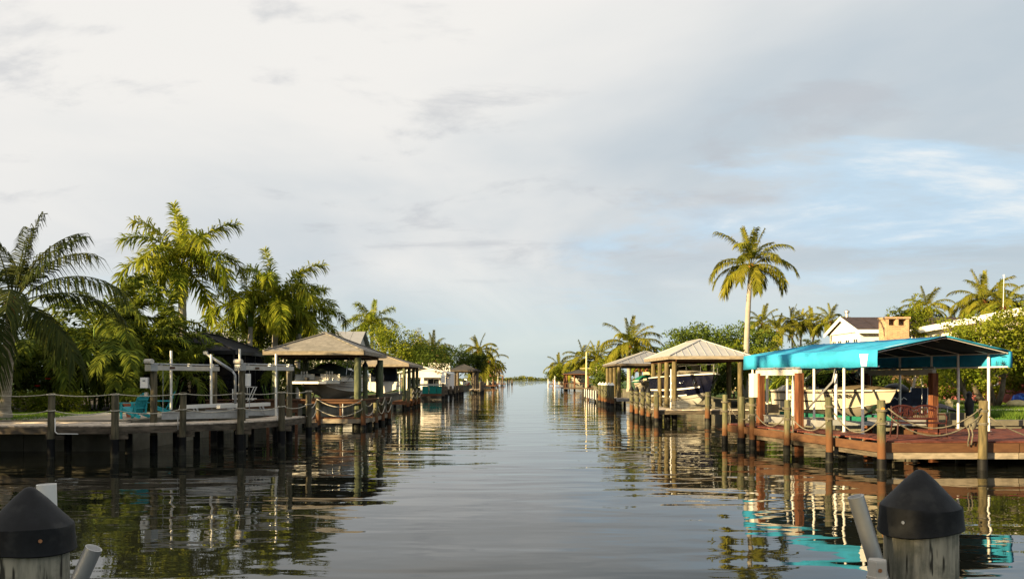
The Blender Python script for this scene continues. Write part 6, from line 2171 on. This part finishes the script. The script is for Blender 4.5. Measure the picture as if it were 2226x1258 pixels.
palm('low golden palm beside the broad drooping one', (c.x, c.y, LZ), c, 'coco', .2, .18, 18, .7, seed=41, mat='gold_leaf')
for k, (px_, py_, Y, s, lab) in enumerate(((1268, 784, 172, 1.25, 'drooping palm above the small brown boathouse, left one'), (1297, 783, 168, 1.1, 'drooping palm above the small brown boathouse, right one'), (1216, 798, 190, .9, 'bright palm at the far end of the right bank'))):
    c = at(px_, py_, Y)
    palm(lab, (c.x, c.y, LZ), c, 'coco', .24, .2, 22, s, seed=44 + k)
for k, (px_, py_, Y, rx, rz_, mt, lab) in enumerate((
        (1222, 812, 178, 2.6, 2.2, 'gold_leaf', 'bright yellow-green tree left of the small brown boathouse'),
        (1266, 806, 176, 3.4, 2.3, 'gold_leaf', 'yellow-green bush behind the small brown boathouse'),
        (1322, 805, 122, 2.8, 2.2, 'gold_leaf', 'golden bush left of the terracotta roofed house'),
        (1325, 826, 108, 2.2, 1.9, 'dark_leaf', 'dark bush at the water beyond the white-capped pilings'),
        (1205, 816, 245, 3.0, 1.8, 'tree_leaf', 'farthest green tree on the right bank'))):
    c = at(px_, py_, Y)
    tree(lab, (c.x, c.y, LZ), (c.x, c.y, max(c.z, 2.4)), (rx, rx, rz_), 80, 45, .8, .32, mt, 70 + k, .15)
tree('gold-green shrub behind the grey metal roofed boathouse', (16.2, 80, LZ), (16.0, 80, 2.2), (1.8, 1.5, 1.5), 60, 45, .6, .22, 'gold_leaf', 76, .1, name='bush', cat='bush')

# garden behind the canopy
for k, (x, y, z, rx, rz_, mt, lab) in enumerate((
        (14.7, 37.5, 2.0, 1.3, 1.2, 'dark_leaf', 'dark shrub behind the stern of the cream boat'),
        (15.6, 43.0, 2.6, 1.7, 1.7, 'dark_leaf', 'dark leafy tree behind the canopy poles'),
        (17.6, 39.0, 1.9, 1.4, 1.0, 'dark_leaf', 'dark round shrub past the bow of the cream boat'),
        (19.0, 44.0, 2.4, 1.7, 1.5, 'lime_leaf', 'light green shrub under the right side of the canopy'))):
    tree(lab, (x, y, LZ), (x, y, z), (rx, rx, rz_), 80, 55, .5, .17, mt, 80 + k, .08, name='bush', cat='bush')
for k, (x, y, h, mt, lab) in enumerate(((16.4, 41.5, 2.6, 'gold_leaf', 'dry golden areca clump seen through the canopy, left'), (18.6, 41.0, 2.4, 'dead_frond', 'dry golden areca clump seen through the canopy, right'), (14.9, 46.5, 3.2, 'areca_leaf', 'green areca clump between the boathouse and the canopy'))):
    areca(lab, (x, y, LZ), h, 22, 120 + k, mt, 1.0)
tree('small leafy tree with dark trunk left of the rightmost canopy poles', (20.9, 36.3, LZ), (20.3, 36.3, 2.75), (1.55, 1.3, .95), 100, 45, .42, .15, 'lime_leaf', 85, .12)
tree('sunlit yellow-green tree with three pale stems at the right edge', (24.6, 40.5, LZ), (24.0, 40, 3.9), (2.5, 2.2, 1.75), 190, 55, .55, .17, 'gold_leaf', 86, .13, stems=3)
tree('big dense tree filling the right edge above the lawn', (28.2, 40.5, LZ), (27.4, 39.5, 4.6), (2.9, 2.4, 2.5), 200, 55, .6, .18, 'lime_leaf', 87, .2)
for k, (x, y, z, lab) in enumerate(((24.3, 44.2, 1.9, 'yellow-green bush against the pink wall, left one'), (26.6, 45.0, 2.1, 'yellow-green bush against the pink wall, middle one'), (28.6, 44.0, 2.3, 'yellow-green bush against the pink wall, right one'), (22.6, 46.5, 2.0, 'green bush at the left end of the pink wall'))):
    tree(lab, (x, y, LZ), (x, y, z), (1.25, 1.0, 1.05), 70, 45, .4, .16, 'lime_leaf', 160 + k, .06, name='bush', cat='bush')
tree('bright green tree beside the brick chimney', (31.5, 61, LZ), (30.6, 60.5, 6.5), (1.9, 1.6, 1.9), 90, 50, .55, .2, 'lime_leaf', 88, .18)
c = at(2013, 672, 78)
palm('palm rising behind the chimney tree', (c.x, c.y, LZ), c, 'coco', .2, .16, 22, .62, seed=50)
c = at(2138, 655, 70)
palm('large palm above the long white roof edge', (c.x, c.y, LZ), c, 'coco', .22, .18, 26, .76, seed=51)
c = at(2180, 668, 66)
palm('drooping palm right of the large palm above the white roof', (c.x, c.y, LZ), c, 'coco', .22, .18, 22, .64, seed=52)
mast = thing('flag_pole', 'thin white mast above the white roof at the right', 'pole', (36, 60, LZ))
c0, c1 = at(2176, 660, 60), at(2182, 600, 60)
MB().cyl((c0.x, c0.y, LZ), (c0.x + .22, c0.y, c1.z), .03, .02, 8).build('pole', 'white_pvc', mast)
MB().lathe([(.06, 0), (.09, .06), (.02, .12)], (c0.x + .22, c0.y, c1.z), 8).build('finial', 'white_pvc', mast)
c = at(1292, 822, 120)
mast = thing('flag_pole', 'tall pale mast behind the small brown boathouse', 'pole', (c.x, c.y, LZ))
MB().cyl((c.x - 1.2, c.y, LZ), (c.x - 1.2, c.y, 6.4), .16, .1, 8).build('pole', 'yellow_stone', mast)
MB().beam((c.x - 2.2, c.y, 3.9), (c.x - .6, c.y, 3.9), .08, .08).build('yard', 'yellow_stone', mast)

# far shore across the open water
r_ = np.random.default_rng(5)
n = 900
C = np.stack([r_.uniform(-420, 480, n), r_.uniform(834, 850, n), r_.uniform(.8, 3.2, n)], 1)
C[:, 2] *= .75 + .5 * np.sin(C[:, 0] * .13) * np.sin(C[:, 0] * .041 + 1) ** 2
vs, q = leaf_cloud(C, 16, 3.0, 2.0, 6, .6)
tag(link('mangrove_shore', npmesh('mangrove_shore', vs, q), 'mangrove_leaf'), 'low sunlit mangrove line on the far shore', 'mangroves', kind='stuff')

# ------------------------------------------------------------------ unseen garden trees left of and behind the viewpoint, added to shade the near water and docks
for k, (x, y, z, rx, rz_) in enumerate(((-25, 21.5, 5.0, 3.0, 2.6), (-29.5, 27.5, 4.4, 3.2, 2.4), (-24.5, 15.5, 5.0, 3.0, 2.6), (-31, 34, 4.0, 3.0, 2.2), (-25, 4.0, 6.6, 3.6, 3.4), (-16.5, -8.5, 6.2, 3.6, 3.0), (-22, -11.5, 6.2, 3.6, 3.0), (-12.0, -10.5, 5.0, 3.2, 2.6), (-27.5, 9.0, 6.4, 3.2, 3.2))):
    tree('unseen leafy garden tree on the near left bank, %s from the camera side' % ('fifth', 'seventh', 'fourth', 'eighth', 'third', 'second', 'first behind', 'nearest', 'tallest')[k], (x, y, LZ), (x, y, z), (rx, rx, rz_), 110, 50, 1.0, .34, 'tree_leaf', 140 + k, .2, group='near garden trees')
palm('tall palm on the near left bank outside the picture', (-19.2, 9.4, LZ), (-19.0, 9.4, 13.0), 'coco', .2, .15, 18, .8, seed=77)
